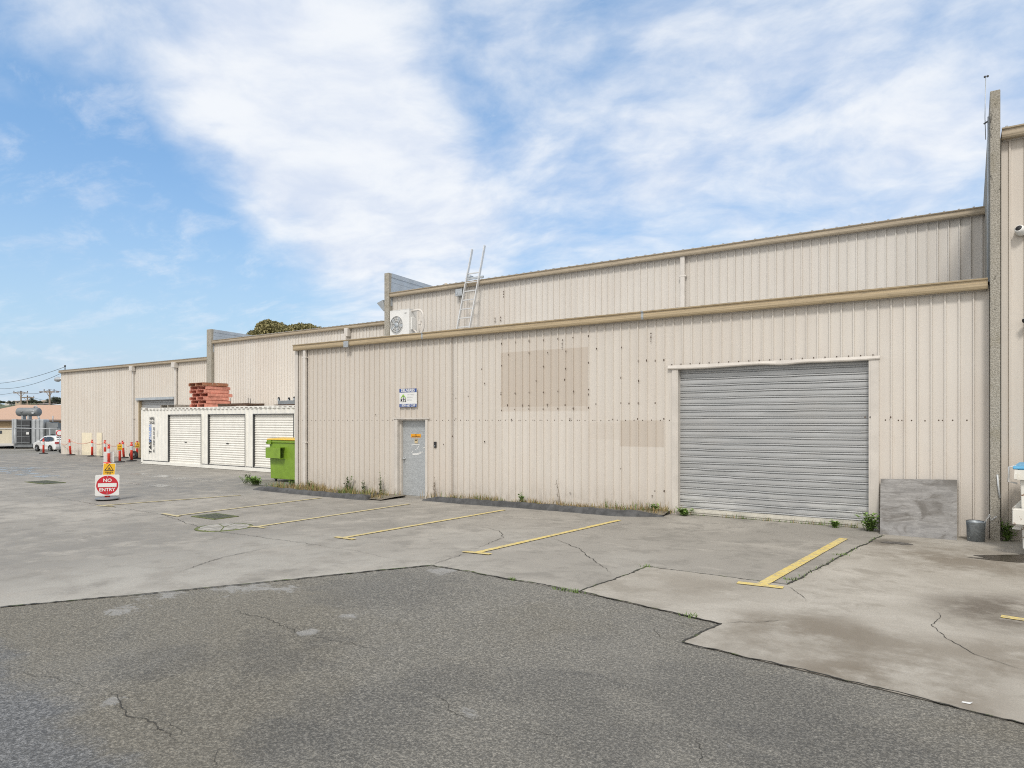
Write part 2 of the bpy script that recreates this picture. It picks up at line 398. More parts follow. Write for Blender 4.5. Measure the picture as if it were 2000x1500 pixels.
M['reflect'] = simple('reflective_band', (.66, .68, .69), .35, .1, .06, 20)
M['sign_white'] = simple('sign_white', (.74, .74, .72), .4, 0, .03, 4)
M['sign_red'] = simple('sign_red', (.52, .015, .03), .4, 0, .06, 4)
M['sign_yellow'] = simple('sign_yellow', (.80, .46, .02), .4, 0, .05, 6)
M['sign_blue'] = simple('sign_blue', (.03, .075, .27), .4, 0, .06, 6)
M['sign_green'] = simple('sign_green', (.25, .50, .05), .4)
M['sign_grey'] = simple('sign_grey', (.60, .62, .62), .4)
M['sign_amber'] = simple('sign_amber', (.75, .33, .01), .4, 0, .1, 30)
M['sign_buff'] = simple('sign_buff', (.55, .44, .26), .5, 0, .1, 30)
M['black_print'] = simple('black_print', (.02, .02, .022), .5)
M['blue_print'] = simple('blue_print', (.20, .34, .70), .5)
M['rope'] = simple('pink_rope', (.62, .36, .27), .8)
M['pallet_red'] = painted('red_pallet_paint', (.64, .27, .20), .75, .14, .2, 7, (.35, .22, .15))
M['pallet_brown'] = painted('worn_pallet_paint', (.33, .14, .075), .8, .22, .2, 7, (.42, .34, .26))
M['pallet_grey'] = simple('weathered_wood', (.27, .25, .22), .85, 0, .3, 14)
M['rusty_steel'] = simple('rusty_steel', (.085, .05, .03), .8, .2, .3, 8)
M['alu'] = simple('aluminium', (.62, .62, .61), .42, .35, .06, 5)
M['ac_white'] = painted('air_conditioner_shell', (.72, .71, .68), .42, 0, .03)
M['ac_dark'] = simple('fan_dark', (.33, .33, .32), .5)
M['lamp_grey'] = simple('lamp_grey', (.45, .48, .50), .45, .3)
M['glass_pale'] = simple('pale_lens', (.62, .68, .70), .12)
M['trans_grey'] = simple('transformer_grey', (.19, .205, .215), .5, .1, .12, 2)
M['trans_light'] = simple('transformer_light_grey', (.40, .42, .435), .45, .1, .10, 2)
M['trans_dark'] = simple('transformer_mesh_dark', (.045, .048, .052), .7, 0, .25, 3)
M['car_white'] = simple('white_car_paint', (.74, .74, .73), .22, 0, .02, 1)
M['car_glass'] = simple('dark_car_glass', (.02, .024, .028), .06)
M['tyre'] = simple('tyre', (.02, .02, .02), .8)
M['rim'] = simple('alloy_rim', (.42, .43, .44), .35, .7)
M['tail_red'] = simple('tail_lamp_red', (.45, .02, .02), .2)
def rooftile(name, a, c_):
    m, t, b, pos = newmat(name)
    w = nd(t, 'ShaderNodeTexWave', {'Vector': vscale(t, pos, (1, 1, 1), R(20)), 'Scale': 1.1, 'Distortion': .3, 'Detail': 1}, wave_type='BANDS', bands_direction='X').outputs['Fac']
    setc(t, b, mixc(t, w, a, c_)); b.inputs['Roughness'].default_value = .75
    bump(t, b, w, .5, .08); return m
M['orange_roof'] = rooftile('orange_metal_roof', (.44, .285, .20), (.54, .37, .27))
M['brick'] = simple('buff_brick', (.34, .25, .15), .85, 0, .2, 9)
M['house_wall'] = simple('cream_house_wall', (.60, .55, .43), .7, 0, .05, 1)
M['far_white'] = simple('far_white_wall', (.55, .54, .52), .7, 0, .06, .1)
M['far_tan'] = simple('far_tan_wall', (.46, .37, .28), .7, 0, .08, .1)
M['far_roof'] = simple('far_dark_roof', (.16, .13, .12), .7, 0, .2, .1)
M['far_roof_red'] = simple('far_red_roof', (.30, .17, .13), .7, 0, .2, .1)
M['window_dark'] = simple('dark_window', (.05, .06, .07), .15)
M['pole_wood'] = simple('pole_timber', (.23, .185, .14), .9, 0, .2, 2)
M['cable'] = simple('black_cable', (.10, .105, .11), .7)
M['hill'] = simple('hill_grass', (.10, .115, .06), .95, 0, .4, .03)
def ply():
    m, t, b, pos = newmat('weathered_plywood')
    wv = noi(t, vscale(t, pos, (1.1, 1.1, 2.6)), 1.5, 3, .5, .3)
    ring = mth(t, 'PINGPONG', mth(t, 'MULTIPLY', wv, 34.0), 1.0)
    g = noi(t, vscale(t, pos, (1.5, 1.5, 11)), 1.8, 7, .7, .8); bl = noi(t, vscale(t, pos, (1.0, 1.0, 1.7)), 2.4, 5, .62, .9); sp = noi(t, vscale(t, pos, (7, 7, 18)), 2, 4, .7)
    z = nd(t, 'ShaderNodeSeparateXYZ', {0: pos}).outputs[2]
    c = mixc(t, mr(t, g, .30, .70), (.19, .183, .175), (.32, .31, .297))
    c = mixc(t, mr(t, ring, .6, 1.0, 0, .35), c, (.19, .18, .168))
    c = mixc(t, mr(t, z, .45, .25, 0, .30), c, (.22, .22, .225))
    c = mixc(t, mr(t, bl, .46, .64, 0, .75), c, (.11, .10, .088))
    c = mixc(t, mr(t, bl, .40, .30, 0, .5), c, (.38, .37, .355))
    c = mixc(t, mth(t, 'MULTIPLY', mr(t, sp, .64, .72), .7), c, (.07, .06, .05))
    setc(t, b, c); b.inputs['Roughness'].default_value = .9; bump(t, b, mth(t, 'ADD', g, mth(t, 'MULTIPLY', ring, .3)), .5, .008); return m
M['ply'] = ply()
M['zinc_bucket'] = galv('zinc_bucket', (.29, .32, .34), 30, .6, .5)

# ------------------------------------------------------------------ camera
cam = bpy.data.cameras.new('camera'); co = bpy.data.objects.new('camera', cam); COL.objects.link(co)
cam.sensor_width = 36; cam.lens = 36*F/2000; cam.shift_y = (HY-750)/2000; cam.clip_start = .1; cam.clip_end = 9000
co.location = (0, 0, EYE); co.rotation_euler = (R(90), 0, YAW); sc.camera = co

# ------------------------------------------------------------------ light: soft sun through thin cloud from behind right, sky with drifting cloud and added fill cloud behind
SUN_AZ, SUN_EL = R(160), R(48)     # compass-like angle, clockwise from +Y
sd = Vector((math.sin(SUN_AZ)*math.cos(SUN_EL), math.cos(SUN_AZ)*math.cos(SUN_EL), math.sin(SUN_EL)))
sl = bpy.data.lights.new('sun', 'SUN'); sl.energy = 1.5; sl.angle = R(10.5); sl.color = (1, .955, .89)
so = bpy.data.objects.new('sun', sl); COL.objects.link(so); so.rotation_euler = sd.to_track_quat('Z', 'Y').to_euler(); so.location = (20, -20, 40)
w = bpy.data.worlds.new('World'); sc.world = w; w.use_nodes = True; t = w.node_tree
for n in list(t.nodes): t.nodes.remove(n)
out = nd(t, 'ShaderNodeOutputWorld'); bg = nd(t, 'ShaderNodeBackground', {'Strength': .13}); t.links.new(bg.outputs[0], out.inputs[0])
sky = nd(t, 'ShaderNodeTexSky'); sky.sky_type = 'NISHITA'; sky.sun_disc = False; sky.sun_elevation = SUN_EL; sky.sun_rotation = SUN_AZ
sky.air_density = 1.0; sky.dust_density = .6; sky.ozone_density = 2.0
d = nd(t, 'ShaderNodeTexCoord').outputs['Generated']
sp = nd(t, 'ShaderNodeSeparateXYZ', {0: d})
zz = mth(t, 'ADD', mth(t, 'MAXIMUM', sp.outputs[2], 0.0), .22)
pl = nd(t, 'ShaderNodeCombineXYZ', {0: mth(t, 'DIVIDE', sp.outputs[0], zz), 1: mth(t, 'DIVIDE', sp.outputs[1], zz), 2: 0.0}).outputs[0]
def sblob(px, py, rad, wgt):
    c = ray(px, py).normalized()
    dp = nd(t, 'ShaderNodeVectorMath', {0: d, 1: tuple(c)}, operation='DOT_PRODUCT').outputs['Value']
    return mr(t, dp, math.cos(R(rad)), 1.0, 0, wgt)
acc = None
for a in ((420, 30, 16, .12), (560, 190, 15, .16), (650, 330, 13, .18), (740, 440, 12, .20), (850, 520, 9, .18), (300, -120, 18, .12), (760, 120, 17, .14), (520, 100, 8, .08), (620, 260, 7, .08), (720, 400, 6, .08),
          (1250, 40, 14, .08), (1560, 230, 17, .09), (1760, 190, 14, .07), (1430, 300, 12, .08), (1850, 350, 10, .08), (1130, 380, 11, .06), (1950, 60, 12, .08), (1350, 440, 9, .04), (1350, 200, 30, .07), (40, 110, 7, .12), (340, 180, 4, .12), (480, 410, 4, .12), (225, 490, 1.2, .26), (270, 485, 1.2, .26),
          (90, 430, 19, -.20), (200, 600, 15, -.18), (250, 320, 11, -.08), (420, 560, 11, -.17), (60, 240, 9, -.06), (1000, 560, 6, -.05), (960, 230, 6, -.05), (1130, 130, 6, -.05), (1800, 90, 5, -.08), (1300, 470, 6, -.05)):
    s_ = sblob(*a); acc = s_ if acc is None else mth(t, 'ADD', acc, s_)
warp = nd(t, 'ShaderNodeTexNoise', {'Vector': pl, 'Scale': 1.1, 'Detail': 4}).outputs['Color']
pw = nd(t, 'ShaderNodeVectorMath', {0: warp, 1: (.45, .45, .0), 2: pl}, operation='MULTIPLY_ADD').outputs[0]
n1 = noi(t, pw, 1.5, 10, .60)
n2 = noi(t, vscale(t, pw, (1.0, 1.7, 1), R(-35)), 2.2, 8, .58)
n3 = noi(t, vscale(t, pw, (1.0, 1.2, 1), R(-35)), 4.2, 8, .58)
fwd = nd(t, 'ShaderNodeVectorMath', {0: d, 1: (-math.sin(YAW), math.cos(YAW), 0.0)}, operation='DOT_PRODUCT').outputs['Value']
fill_cloud = mth(t, 'MAXIMUM', mr(t, fwd, .30, -.30), mr(t, sp.outputs[2], .62, .9))  # unseen bright cloud added behind and above the camera as fill light
dens = mth(t, 'ADD', mth(t, 'ADD', mth(t, 'MULTIPLY', n1, .55), mth(t, 'MULTIPLY', n2, .45)), acc)
dens = mth(t, 'ADD', dens, mth(t, 'MULTIPLY', mth(t, 'SUBTRACT', n3, .5), .62))
dens = mth(t, 'ADD', dens, mth(t, 'MULTIPLY', fill_cloud, .45))
cl = mr(t, dens, .38, 1.0)
lowband = mth(t, 'MULTIPLY', mr(t, sp.outputs[2], .14, .0), mr(t, noi(t, vscale(t, d, (2, 2, 14)), 1.5, 5), .35, .65, .25, .8))
hor = mr(t, sp.outputs[2], .36, 0.0, 0, .80)
shade = mth(t, 'ADD', mth(t, 'MULTIPLY', n3, .55), mth(t, 'MULTIPLY', noi(t, pw, 2.6, 9, .62), .45))
cc = mixc(t, mr(t, shade, .36, .60), (4.0, 4.4, 5.15), (5.25, 5.4, 5.6))
cc = mixc(t, fill_cloud, cc, (6.8, 6.6, 6.3))
skyc = mixc(t, .5, sky.outputs[0], (1.2, 2.65, 4.7))
c1 = mixc(t, hor, skyc, (3.0, 4.0, 4.7))
c1 = mixc(t, mth(t, 'MULTIPLY', lowband, .8), c1, (3.3, 3.75, 4.5))
veil = mth(t, 'MULTIPLY', mr(t, noi(t, vscale(t, pw, (1, 1.8, 1), R(-30)), 3.4, 9, .66), .46, .74), .42)
c2 = mixc(t, mth(t, 'MAXIMUM', mth(t, 'MULTIPLY', cl, .95), veil), c1, cc)
t.links.new(c2, bg.inputs['Color'])
sc.view_settings.view_transform = 'Standard'; sc.view_settings.look = 'None'; sc.view_settings.gamma = 1; sc.view_settings.exposure = 0.45
sc.view_settings.use_curve_mapping = False
sc.cycles.filter_width = 1.05; sc.cycles.use_denoising = False; sc.cycles.max_bounces = 6; sc.cycles.diffuse_bounces = 3

# ------------------------------------------------------------------ ground
def gridrange(a, b, s):
    r = []; x = a
    while x < b - 1e-6: r.append(x); x += s
    return r
XS = [-3000, -1500, -700, -350, -200, -150, -110, -90, -72, -60] + [-50, -47.8] + gridrange(-46, -32, 2) + [-31.8] + gridrange(-30, -12, 2) + [-11.7] + gridrange(-10, -5, 1) + [-5, -3, -1, 1, 3, 6, 12, 30, 100, 300, 1000, 3000]
YS = [-3000, -1000, -300, -100, -40, -20, -10, -5, 0, 3, 6, 9, 12, 15, 18, 21, 25, 30, 40, 60, 100, 180, 320, 700, 1500, 3000]
mb = MB()
i0 = mb.add([(x, y, gz(x)) for x in XS for y in YS]); ny = len(YS)
for a in range(len(XS)-1):
    for b_ in range(ny-1): mb.face((i0+a*ny+b_, i0+(a+1)*ny+b_, i0+(a+1)*ny+b_+1, i0+a*ny+b_+1))
tag(mb.build('ground', M['asphalt']), kind='structure')
BRK = [x for x, _ in GZ if -200 < x < 10]
def drape(name, pts, dz, mat, kind='structure'):
    bm = bmesh.new(); vs = [bm.verts.new((p[0], p[1], 0)) for p in pts]; f = bm.faces.new(vs)
    bm.normal_update()
    if f.normal.z < 0: f.normal_flip()
    bmesh.ops.triangulate(bm, faces=bm.faces[:])
    for x in BRK:
        bmesh.ops.bisect_plane(bm, geom=bm.verts[:]+bm.edges[:]+bm.faces[:], plane_co=(x, 0, 0), plane_no=(1, 0, 0))
    for v in bm.verts: v.co.z = gz(v.co.x) + dz
    me = bpy.data.meshes.new(name); bm.to_mesh(me); bm.free(); me.materials.append(mat)
    o = bpy.data.objects.new(name, me); COL.objects.link(o); return tag(o, kind=kind) if kind else o
def gp(*pp): return [tuple(G(*p)[:2]) for p in pp]
front = gp((0, 1187), (840, 1105), (1132, 1157))
fl0 = Vector(front[0]) + (Vector(front[0])-Vector(front[1]))*1.2
slabf = gp((1132, 1157), (1410, 1220), (1332, 1255), (2000, 1415))
ext = Vector(slabf[3]) + (Vector(slabf[3])-Vector(slabf[2]))*2.2
far_l = Vector(G(235, 936)[:2]); far_d = Vector(G(470, 930)[:2]) - far_l
drape('concrete_yard', [tuple(fl0), front[0], front[1], front[2], slabf[0], slabf[1], slabf[2], slabf[3], tuple(ext), (14, 3), (14, 13.2), (-16.5, 13.2), (-19.5, 13.3), (-19.5, 19.1), (-49.3, 19.1), (-49.3, 9), (-40, 2)], .004, M['concrete'])
inner = gp((1265, 1108), (1535, 1143), (1722, 1047))
drape('concrete_slab', slabf + [tuple(ext), (14, 3), (14, 13.1), (inner[2][0]+.02, 13.1), inner[2], inner[1], inner[0]], .008, M['slab'])
def strip(mb, pts, w, dz, wob=0.0, step=.12, taper=False, seed=1):
    rnd = random.Random(seed); P2 = [Vector(p[:2]) for p in pts]; fine = []
    for a, b_ in zip(P2, P2[1:]):
        n = max(1, int((b_-a).length/step))
        for k in range(n): fine.append(a.lerp(b_, k/n))
    fine.append(P2[-1]); N = len(fine)
    off = []; o = 0
    for k in range(N):
        o = o*.8 + rnd.uniform(-wob, wob); off.append(o)
    prev = None
    for k, p in enumerate(fine):
        d_ = (fine[min(k+1, N-1)] - fine[max(k-1, 0)]).normalized(); nn = Vector((-d_.y, d_.x))
        ww = w*(1 if not wob else rnd.uniform(.45, 1.3))*(max(.15, min(1, 4*k/N, 4*(N-k)/N)) if taper else 1)
        c = p + nn*off[k]; z = gz(c.x)+dz
        i = mb.add([(c.x+nn.x*ww/2, c.y+nn.y*ww/2, z), (c.x-nn.x*ww/2, c.y-nn.y*ww/2, z)])
        if prev is not None: mb.face((prev, prev+1, i+1, i))
        prev = i
mb = MB(); sd_ = 0
for pts, w_ in (([(0, 1187), (420, 1148), (840, 1105)], .03), ([(840, 1105), (1132, 1157), (1410, 1220)], .024), ([(1410, 1220), (1332, 1255)], .022), ([(1332, 1255), (1640, 1328), (2010, 1418)], .018),
                ([(1132, 1157), (1265, 1108)], .028), ([(1265, 1108), (1535, 1143)], .02), ([(1535, 1143), (1722, 1047)], .03)):
    sd_ += 1; strip(mb, [G(*p) for p in pts], w_, .0115, .011, .04, False, sd_)
tag(mb.build('slab_joints', M['joint']), kind='structure')
mb = MB()
for pts, w_ in (([(350, 1118), (430, 1090), (530, 1070)], .022), ([(1075, 1050), (1130, 1072), (1160, 1095), (1200, 1122)], .02), ([(925, 1075), (985, 1050), (975, 1038), (930, 1028)], .018), ([(845, 1104), (905, 1083)], .02),
                ([(1535, 1146), (1560, 1158), (1575, 1175)], .012), ([(1410, 1219), (1470, 1217), (1520, 1213)], .012), ([(1820, 1190), (1838, 1205), (1820, 1222), (1850, 1250), (1920, 1285), (2005, 1315)], .014), ([(1310, 1068), (1400, 1076), (1540, 1082)], .008), ([(40, 960), (175, 983), (308, 1004), (420, 1038), (595, 1062), (720, 1082), (838, 1104)], .018)):
    sd_ += 1; strip(mb, [G(*p) for p in pts], w_*.55, .0125, .016, .05, True, sd_)
for pts, w_ in (([(445, 1190), (520, 1210), (575, 1235), (600, 1240)], .016), ([(600, 1240), (640, 1248), (700, 1262), (755, 1275)], .011), ([(200, 1348), (240, 1368), (262, 1395), (300, 1410), (315, 1435), (340, 1455)], .02), ([(300, 1412), (335, 1422), (345, 1440)], .008), ([(850, 1350), (880, 1385), (910, 1400), (955, 1408)], .011), ([(1270, 1190), (1272, 1200), (1310, 1215), (1395, 1228)], .01), ([(1335, 1253), (1290, 1245), (1262, 1225)], .008),
                ([(1352, 1438), (1360, 1455), (1372, 1475), (1368, 1490)], .009), ([(0, 1310), (60, 1318), (150, 1335), (200, 1345)], .008), ([(260, 1338), (300, 1330), (345, 1318)], .008), ([(1000, 1425), (1050, 1430), (1100, 1442)], .007), ([(415, 1500), (408, 1478), (420, 1462)], .01)):
    sd_ += 1; strip(mb, [G(*p) for p in pts], w_*.42, .005, .019, .03, True, sd_)
tag(mb.build('pavement_cracks', M['crack']), kind='structure')
# yellow bay lines with their T ends
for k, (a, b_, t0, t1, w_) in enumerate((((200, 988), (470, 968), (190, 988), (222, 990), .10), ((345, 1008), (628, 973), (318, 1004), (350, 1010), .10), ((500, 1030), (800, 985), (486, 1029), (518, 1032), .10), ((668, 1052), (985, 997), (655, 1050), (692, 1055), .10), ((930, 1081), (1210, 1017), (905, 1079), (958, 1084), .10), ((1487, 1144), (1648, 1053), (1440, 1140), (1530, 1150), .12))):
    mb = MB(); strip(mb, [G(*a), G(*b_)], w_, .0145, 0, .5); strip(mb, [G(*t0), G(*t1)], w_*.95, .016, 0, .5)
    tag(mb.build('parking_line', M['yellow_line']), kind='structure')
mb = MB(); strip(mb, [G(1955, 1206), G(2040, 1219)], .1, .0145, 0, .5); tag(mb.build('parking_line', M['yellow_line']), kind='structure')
# dark smooth ground patches and shallow puddles
def blobpoly(px, py, rx, ry, seed, n=26, jag=.25):
    rnd = random.Random(seed); c = G(px, py); ph = [rnd.uniform(0, 6.28) for _ in range(4)]; r_ = []
    for k in range(n):
        a = 2*math.pi*k/n; q = 1 + jag*(math.sin(2*a+ph[0])*.5 + math.sin(3*a+ph[1])*.4 + math.sin(7*a+ph[2])*.3)
        r_.append((c.x + rx*q*math.cos(a), c.y + ry*q*math.sin(a)))
    return r_
drape('dark_patch', gp((1888, 1090), (1925, 1091), (1900, 1086), (1960, 1085), (2030, 1084), (2030, 1101), (1985, 1100), (1940, 1096)), .012, M['dark_smooth'])
drape('dark_patch', blobpoly(1752, 1062, .18, .12, 3), .012, M['dark_smooth'])
for px, py, rx, ry, s_ in ((330, 932, 2.6, .45, 4), (20, 916, 3.0, .8, 5), (70, 928, 2.2, .5, 8), (300, 948, 1.6, .25, 12)):
    drape('puddle', blobpoly(px, py, rx, ry, s_, 40, .35), .009, M['puddle'])
# ------------------------------------------------------------------ the front annex
YA = 12.83; AX0, AX1 = WX(578, YA), WX(1933.5, 12.58)-.003; AG0, AG1 = 4.02, 4.19
RD0, RD1 = WX(1325, YA), WX(1697, YA)                 # roller door opening
RDT0, RDT1 = P(1325, 719, YA).z, P(1697, 704, YA).z
RDT = (RDT0+RDT1)/2
DR0, DR1 = WX(778, YA), WX(832, YA); DRT = P(806, 818.5, YA).z; DRB = gz(-11.7)
def cp8(cx, cy): return P(940+cx/3.41, 560+cy/3.41, YA)
g0, g1 = cp8(133, 440), cp8(716, 795); h0, h1 = cp8(928, 890), cp8(1222, 1070); k0 = cp8(716, 905); k1 = cp8(926, 1020)
M['annex_wall'] = cladding_mat('annex_cladding', CREAM, [(g0.x, g1.x, g1.z, g0.z, .50, .012), (h0.x, h1.x, h1.z, h0.z, .42, .012), (g0.x, g1.x, g0.z, g0.z+.33, .16, .02), (g0.x, g1.x, g1.z-.10, g1.z, .28, .02), (k0.x, k1.x, k1.z, k0.z, .14, .03),
    (AX0-1, P(885, 800, YA).x, -1, 5, .16, .01)])
annex = thing('warehouse_annex', 'low beige ribbed metal annex with large grey roller door and small steel door', 'building', (AX0, YA, 0))
mb = MB(); zb = lambda x: gz(x)-.06; zt = lambda x: AG0+.08
mb.clad(AX0, AX1, YA, zb, zt, [(RD0-.03, RD1+.03, -1, RDT+.02), (DR0, DR1, -1, DRT)], ph=cp8(45, 0).x)
# fixing screws along the girt, torn bolt holes with rust, dents
def spot(mb, x, z, rx, rz, m, dy=.004, n=6):
    mb.poly([(x+rx*math.cos(2*math.pi*k/n), YA-dy, z+rz*math.sin(2*math.pi*k/n)) for k in range(n)], m)
ph = cp8(45, 0).x; x = ph-.188*60; rnd = random.Random(3)
while x < AX1-.3:
    xm = x+.12
    if xm > AX0+.1 and not (RD0-.1 < xm < RD1+.1) and not (DR0-.1 < xm < DR1+.1):
        spot(mb, xm, 2.0+rnd.uniform(-.006, .006), .011, .013, 1)
        if rnd.random() < .3: spot(mb, xm+.05, 2.0, .009, .011, 1)
    x += .188
for cx, cy in ((140,380),(232,370),(323,362),(418,356),(515,348),(546,356),(543,380),(543,405),(615,340),(718,330),(185,453),(323,442),(447,440),(568,430),(140,526),(418,532),(566,546),(718,507),(772,413),(938,405),(370,627),(560,620),(136,705),(136,718),(230,710),(323,705),(418,703),(515,697),(619,697),(719,685),(719,718),(180,790),(278,790),(322,792),(444,786),(563,788),(139,824),(228,817),(322,815),(417,815),(515,812),(617,811),(718,806),(768,782),(934,775),(988,778),(1049,775),(1162,775),(934,607),(1052,627),(1049,495),(1105,492),(1162,494),(1220,489),(1134,312),(1134,338),(1134,365),(8,550),(27,645),(27,1030),(934,1212),(1160,1360),(1222,1360),(596,1373),(1142,1392),(595,880),(205,885),(880,884),(1045,880),(1220,880)):
    p_ = cp8(cx, cy)
    spot(mb, p_.x, p_.z, rnd.uniform(.010, .017), rnd.uniform(.016, .030), 1, .032)
for px, py in ((886,770),(892,778),(916,774),(892,818),(948,863),(885,852),(868,868),(735,810),(1690,815),(1700,815),(1715,815),(1740,815)):
    p_ = P(px, py, YA); spot(mb, p_.x, p_.z, .012, .02, 1, .032)
mb.build('wall', [M['annex_wall'], M['rustdot']], annex, True)
mb = MB(); mb.box(AX0, AX0+.03, YA+.01, 16.4, -.1, AG0+.1); mb.build('end_wall', M['annex_wall'], annex, True)
mb = MB(); mb.poly([(AX0-.05, YA-.1, AG0+.12), (AX1, YA-.1, AG0+.12), (AX1, 16.45, AG0+.42), (AX0-.05, 16.45, AG0+.42)]); mb.poly([(AX0-.05, YA-.1, AG0+.10), (AX0-.05, 16.45, AG0+.40), (AX1, 16.45, AG0+.40), (AX1, YA-.1, AG0+.10)])
x = AX0+.1
while x < AX1-.1:
    mb.bar((x, YA-.14, AG1-.005), (x, 16.4, AG0+.45), .035, .03); x += .25
mb.build('roof', M['roofing'], annex, True)
# quad gutter: folded profile along X
def gutter(parent, x0, x1, y, z0, z1, mat, dep=.13, joints=()):
    mb = MB(); h = z1-z0
    prof = [(y, z0+.01), (y-dep*.8, z0), (y-dep*.92, z0+h*.12), (y-dep, z0+h*.30), (y-dep, z0+h*.55), (y-dep+.012, z0+h*.60), (y-dep+.012, z0+h*.80), (y-dep-.012, z0+h*.86), (y-dep-.016, z1-.004), (y-dep-.004, z1), (y-dep+.006, z1-.02), (y-dep+.025, z0+h*.5), (y-dep*.75, z0+.02), (y, z0+.03)]
    mb.prism(prof, lambda p: (x0, p[0], p[1]), lambda p: (x1, p[0], p[1]))
    for jx in joints: mb.prism([(p[0]-.003, p[1]) for p in prof[:10]] + [(y-dep+.004, z1-.01), (y-.01, z0+.02)], lambda p: (jx-.025, p[0], p[1]), lambda p: (jx+.025, p[0], p[1]), 1)
    # the fascia board closing the gap to the wall
    mb.box(x0+.02, x1-.02, y+.002, y+.02, z0-.01, z1-.03, 2)
    return mb.build('gutter', [mat, M['lamp_grey'], M['cream_trim']], parent, True)
gutter(annex, WX(573, 12.7), AX1-.02, YA-.035, AG0, AG1, M['gutter'], .12, [WX(825, 12.7), WX(1255, 12.7)])
def downpipe(parent, x, y, z0, z1, mat, w=.10, d=.07, clips=(.5,)):
    mb = MB(); mb.box(x-w/2, x+w/2, y-d, y, z0, z1)
    for c in clips:
        z = z0+(z1-z0)*c; mb.box(x-w/2-.035, x+w/2+.035, y-d-.004, y+.004, z-.02, z+.02)
    return bev(mb.build('downpipe', mat, parent, True), .012, 3)
downpipe(annex, WX(592.5, 12.7), YA-.035, gz(-16)-.02, AG0+.03, M['pipe_white'], .105, .075, (.34, .94))
mb = MB(); mb.box(AX0-.004, AX0+.13, YA-.036, YA-.030, -.1, AG0+.05); mb.box(AX0-.006, AX0-.002, YA-.036, YA+.1, -.1, AG0+.05); mb.build('corner_flashing', M['cream_trim'], annex, True)
# overlap sheet joint right of the small door
xj = WX(886, YA); mb = MB(); mb.box(xj-.004, xj+.006, YA-.034, YA-.029, .02, AG0); mb.build('sheet_edge', M['rustdot'], annex, True)
# big roller door
zb0 = gz(RD0)
rd = MB(); rows = []
z = zb0+.12; per = .1255; prof = []
while z < RDT+.12:
    prof += [(z, -.002), (z+.001, .024), (z+.014, .024), (z+.015, -.004), (z+per*.19, -.006), (z+per*.28, -.003), (z+per*.28+.001, .024), (z+per*.28+.013, .024), (z+per*.28+.014, .0), (z+per*.65, -.003)]
    z += per
nx = 18; rr = random.Random(9); wob = {}
ids = []
for j, (zz_, dy) in enumerate(prof):
    slat = j//10
    row = []
    for k in range(nx+1):
        xx = RD0-.02 + (RD1-RD0+.04)*k/nx
        key = (slat, k//3); 
        if key not in wob: wob[key] = rr.uniform(-.004, .004)
        row.append((xx, YA+.10+dy + .010*math.sin(k*.35+slat*.05) + wob[key]*.6, zz_ + wob[key]*1.3))
    ids.append(rd.add(row))
for A, B in zip(ids, ids[1:]):
    for k in range(nx): rd.face((A+k, A+k+1, B+k+1, B+k), 0, False)
door = rd.build('roller_door', M['roller'], annex, True)
mb = MB(); mb.box(RD0-.01, RD1+.01, YA+.07, YA+.13, zb0+.015, zb0+.125); mb.box(RD0+.2, RD1-.2, YA+.055, YA+.072, zb0+.055, zb0+.085); mb.build('bottom_rail', M['rail_cream'], door, True)
# jamb returns and crumpled lip over the door
mb = MB()
for s_, xx in ((-1, RD0), (1, RD1)):
    mb = MB(); mb.box(xx, xx+s_*.03, YA-.032, YA+.2, gz(xx)-.05, RDT)
    mb.box(xx+s_*.03, xx+s_*(.12 if s_ < 0 else .15), YA-.036, YA-.030, gz(xx)-.05, RDT+.0)
    mb.build('jamb', M['cream_trim'], annex, True)
mb = MB(); n = 40; top = []; low = []
for k in range(n+1):
    q = k/n; xx = RD0-.20+(RD1-RD0+.37)*q; dent = -.05*math.exp(-((q-.58)/.07)**2) - .02*math.sin(q*9) - .03*q*(1-q)
    top.append((xx, YA-.033, RDT+.065)); low.append((xx, YA-.033-.035-dent*.5, RDT+.022+dent*.5+.02*q-.012))
a_ = mb.add(top); b_ = mb.add(low); c_ = mb.add([(p[0], p[1]+.006, p[2]-.018) for p in low]); d_ = mb.add([(p[0], YA-.03, p[2]-.03) for p in low])
for k in range(n):
    mb.face((b_+k, b_+k+1, a_+k+1, a_+k)); mb.face((c_+k, c_+k+1, b_+k+1, b_+k)); mb.face((d_+k, d_+k+1, c_+k+1, c_+k))
for k in range(20):
    xx = RD0-.12+k*.185; mb.box(xx-.009, xx+.009, YA-.045, YA-.032, RDT+.07, RDT+.09, 1)
mb.build('door_hood', [M['cream_trim'], M['rustdot']], annex, True)
mb = MB(); mb.box(RD0, RD1, YA+.16, YA+.2, RDT-.02, RDT+.3); mb.build('lintel', M['dark_steel'], annex, True)
# small steel door in its recess
mb = MB(); dy = .13; lx0 = DR0+.045; lx1 = DR1-.03
mb.box(lx0, lx1, YA+dy, YA+dy+.04, DRB+.05, DRT-.04)
sdoor = mb.build('steel_door', M['galv_door'], annex, True)
mb = MB(); kz = P(790, 896, YA).z; kx = lx0+.07
mb.lathe([(.028, 0), (.03, -.012), (.013, -.015), (.013, -.045), (.028, -.055), (.03, -.075), (.02, -.088), (.001, -.09)], 16, 0, (kx, YA+dy, kz), 'Y'); mb.box(kx-.05, kx-.0, YA+dy-.02, YA+dy-.003, kz-.03, kz+.03); mb.build('door_knob', M['galv'], sdoor, True)
a, b_ = P(803, 847.5, YA+dy), P(822, 854.5, YA+dy)
mb = MB(); mb.box(a.x, b_.x, YA+dy-.006, YA+dy-.002, b_.z, a.z)
cx_ = (a.x+b_.x)/2; cz_ = (a.z+b_.z)/2
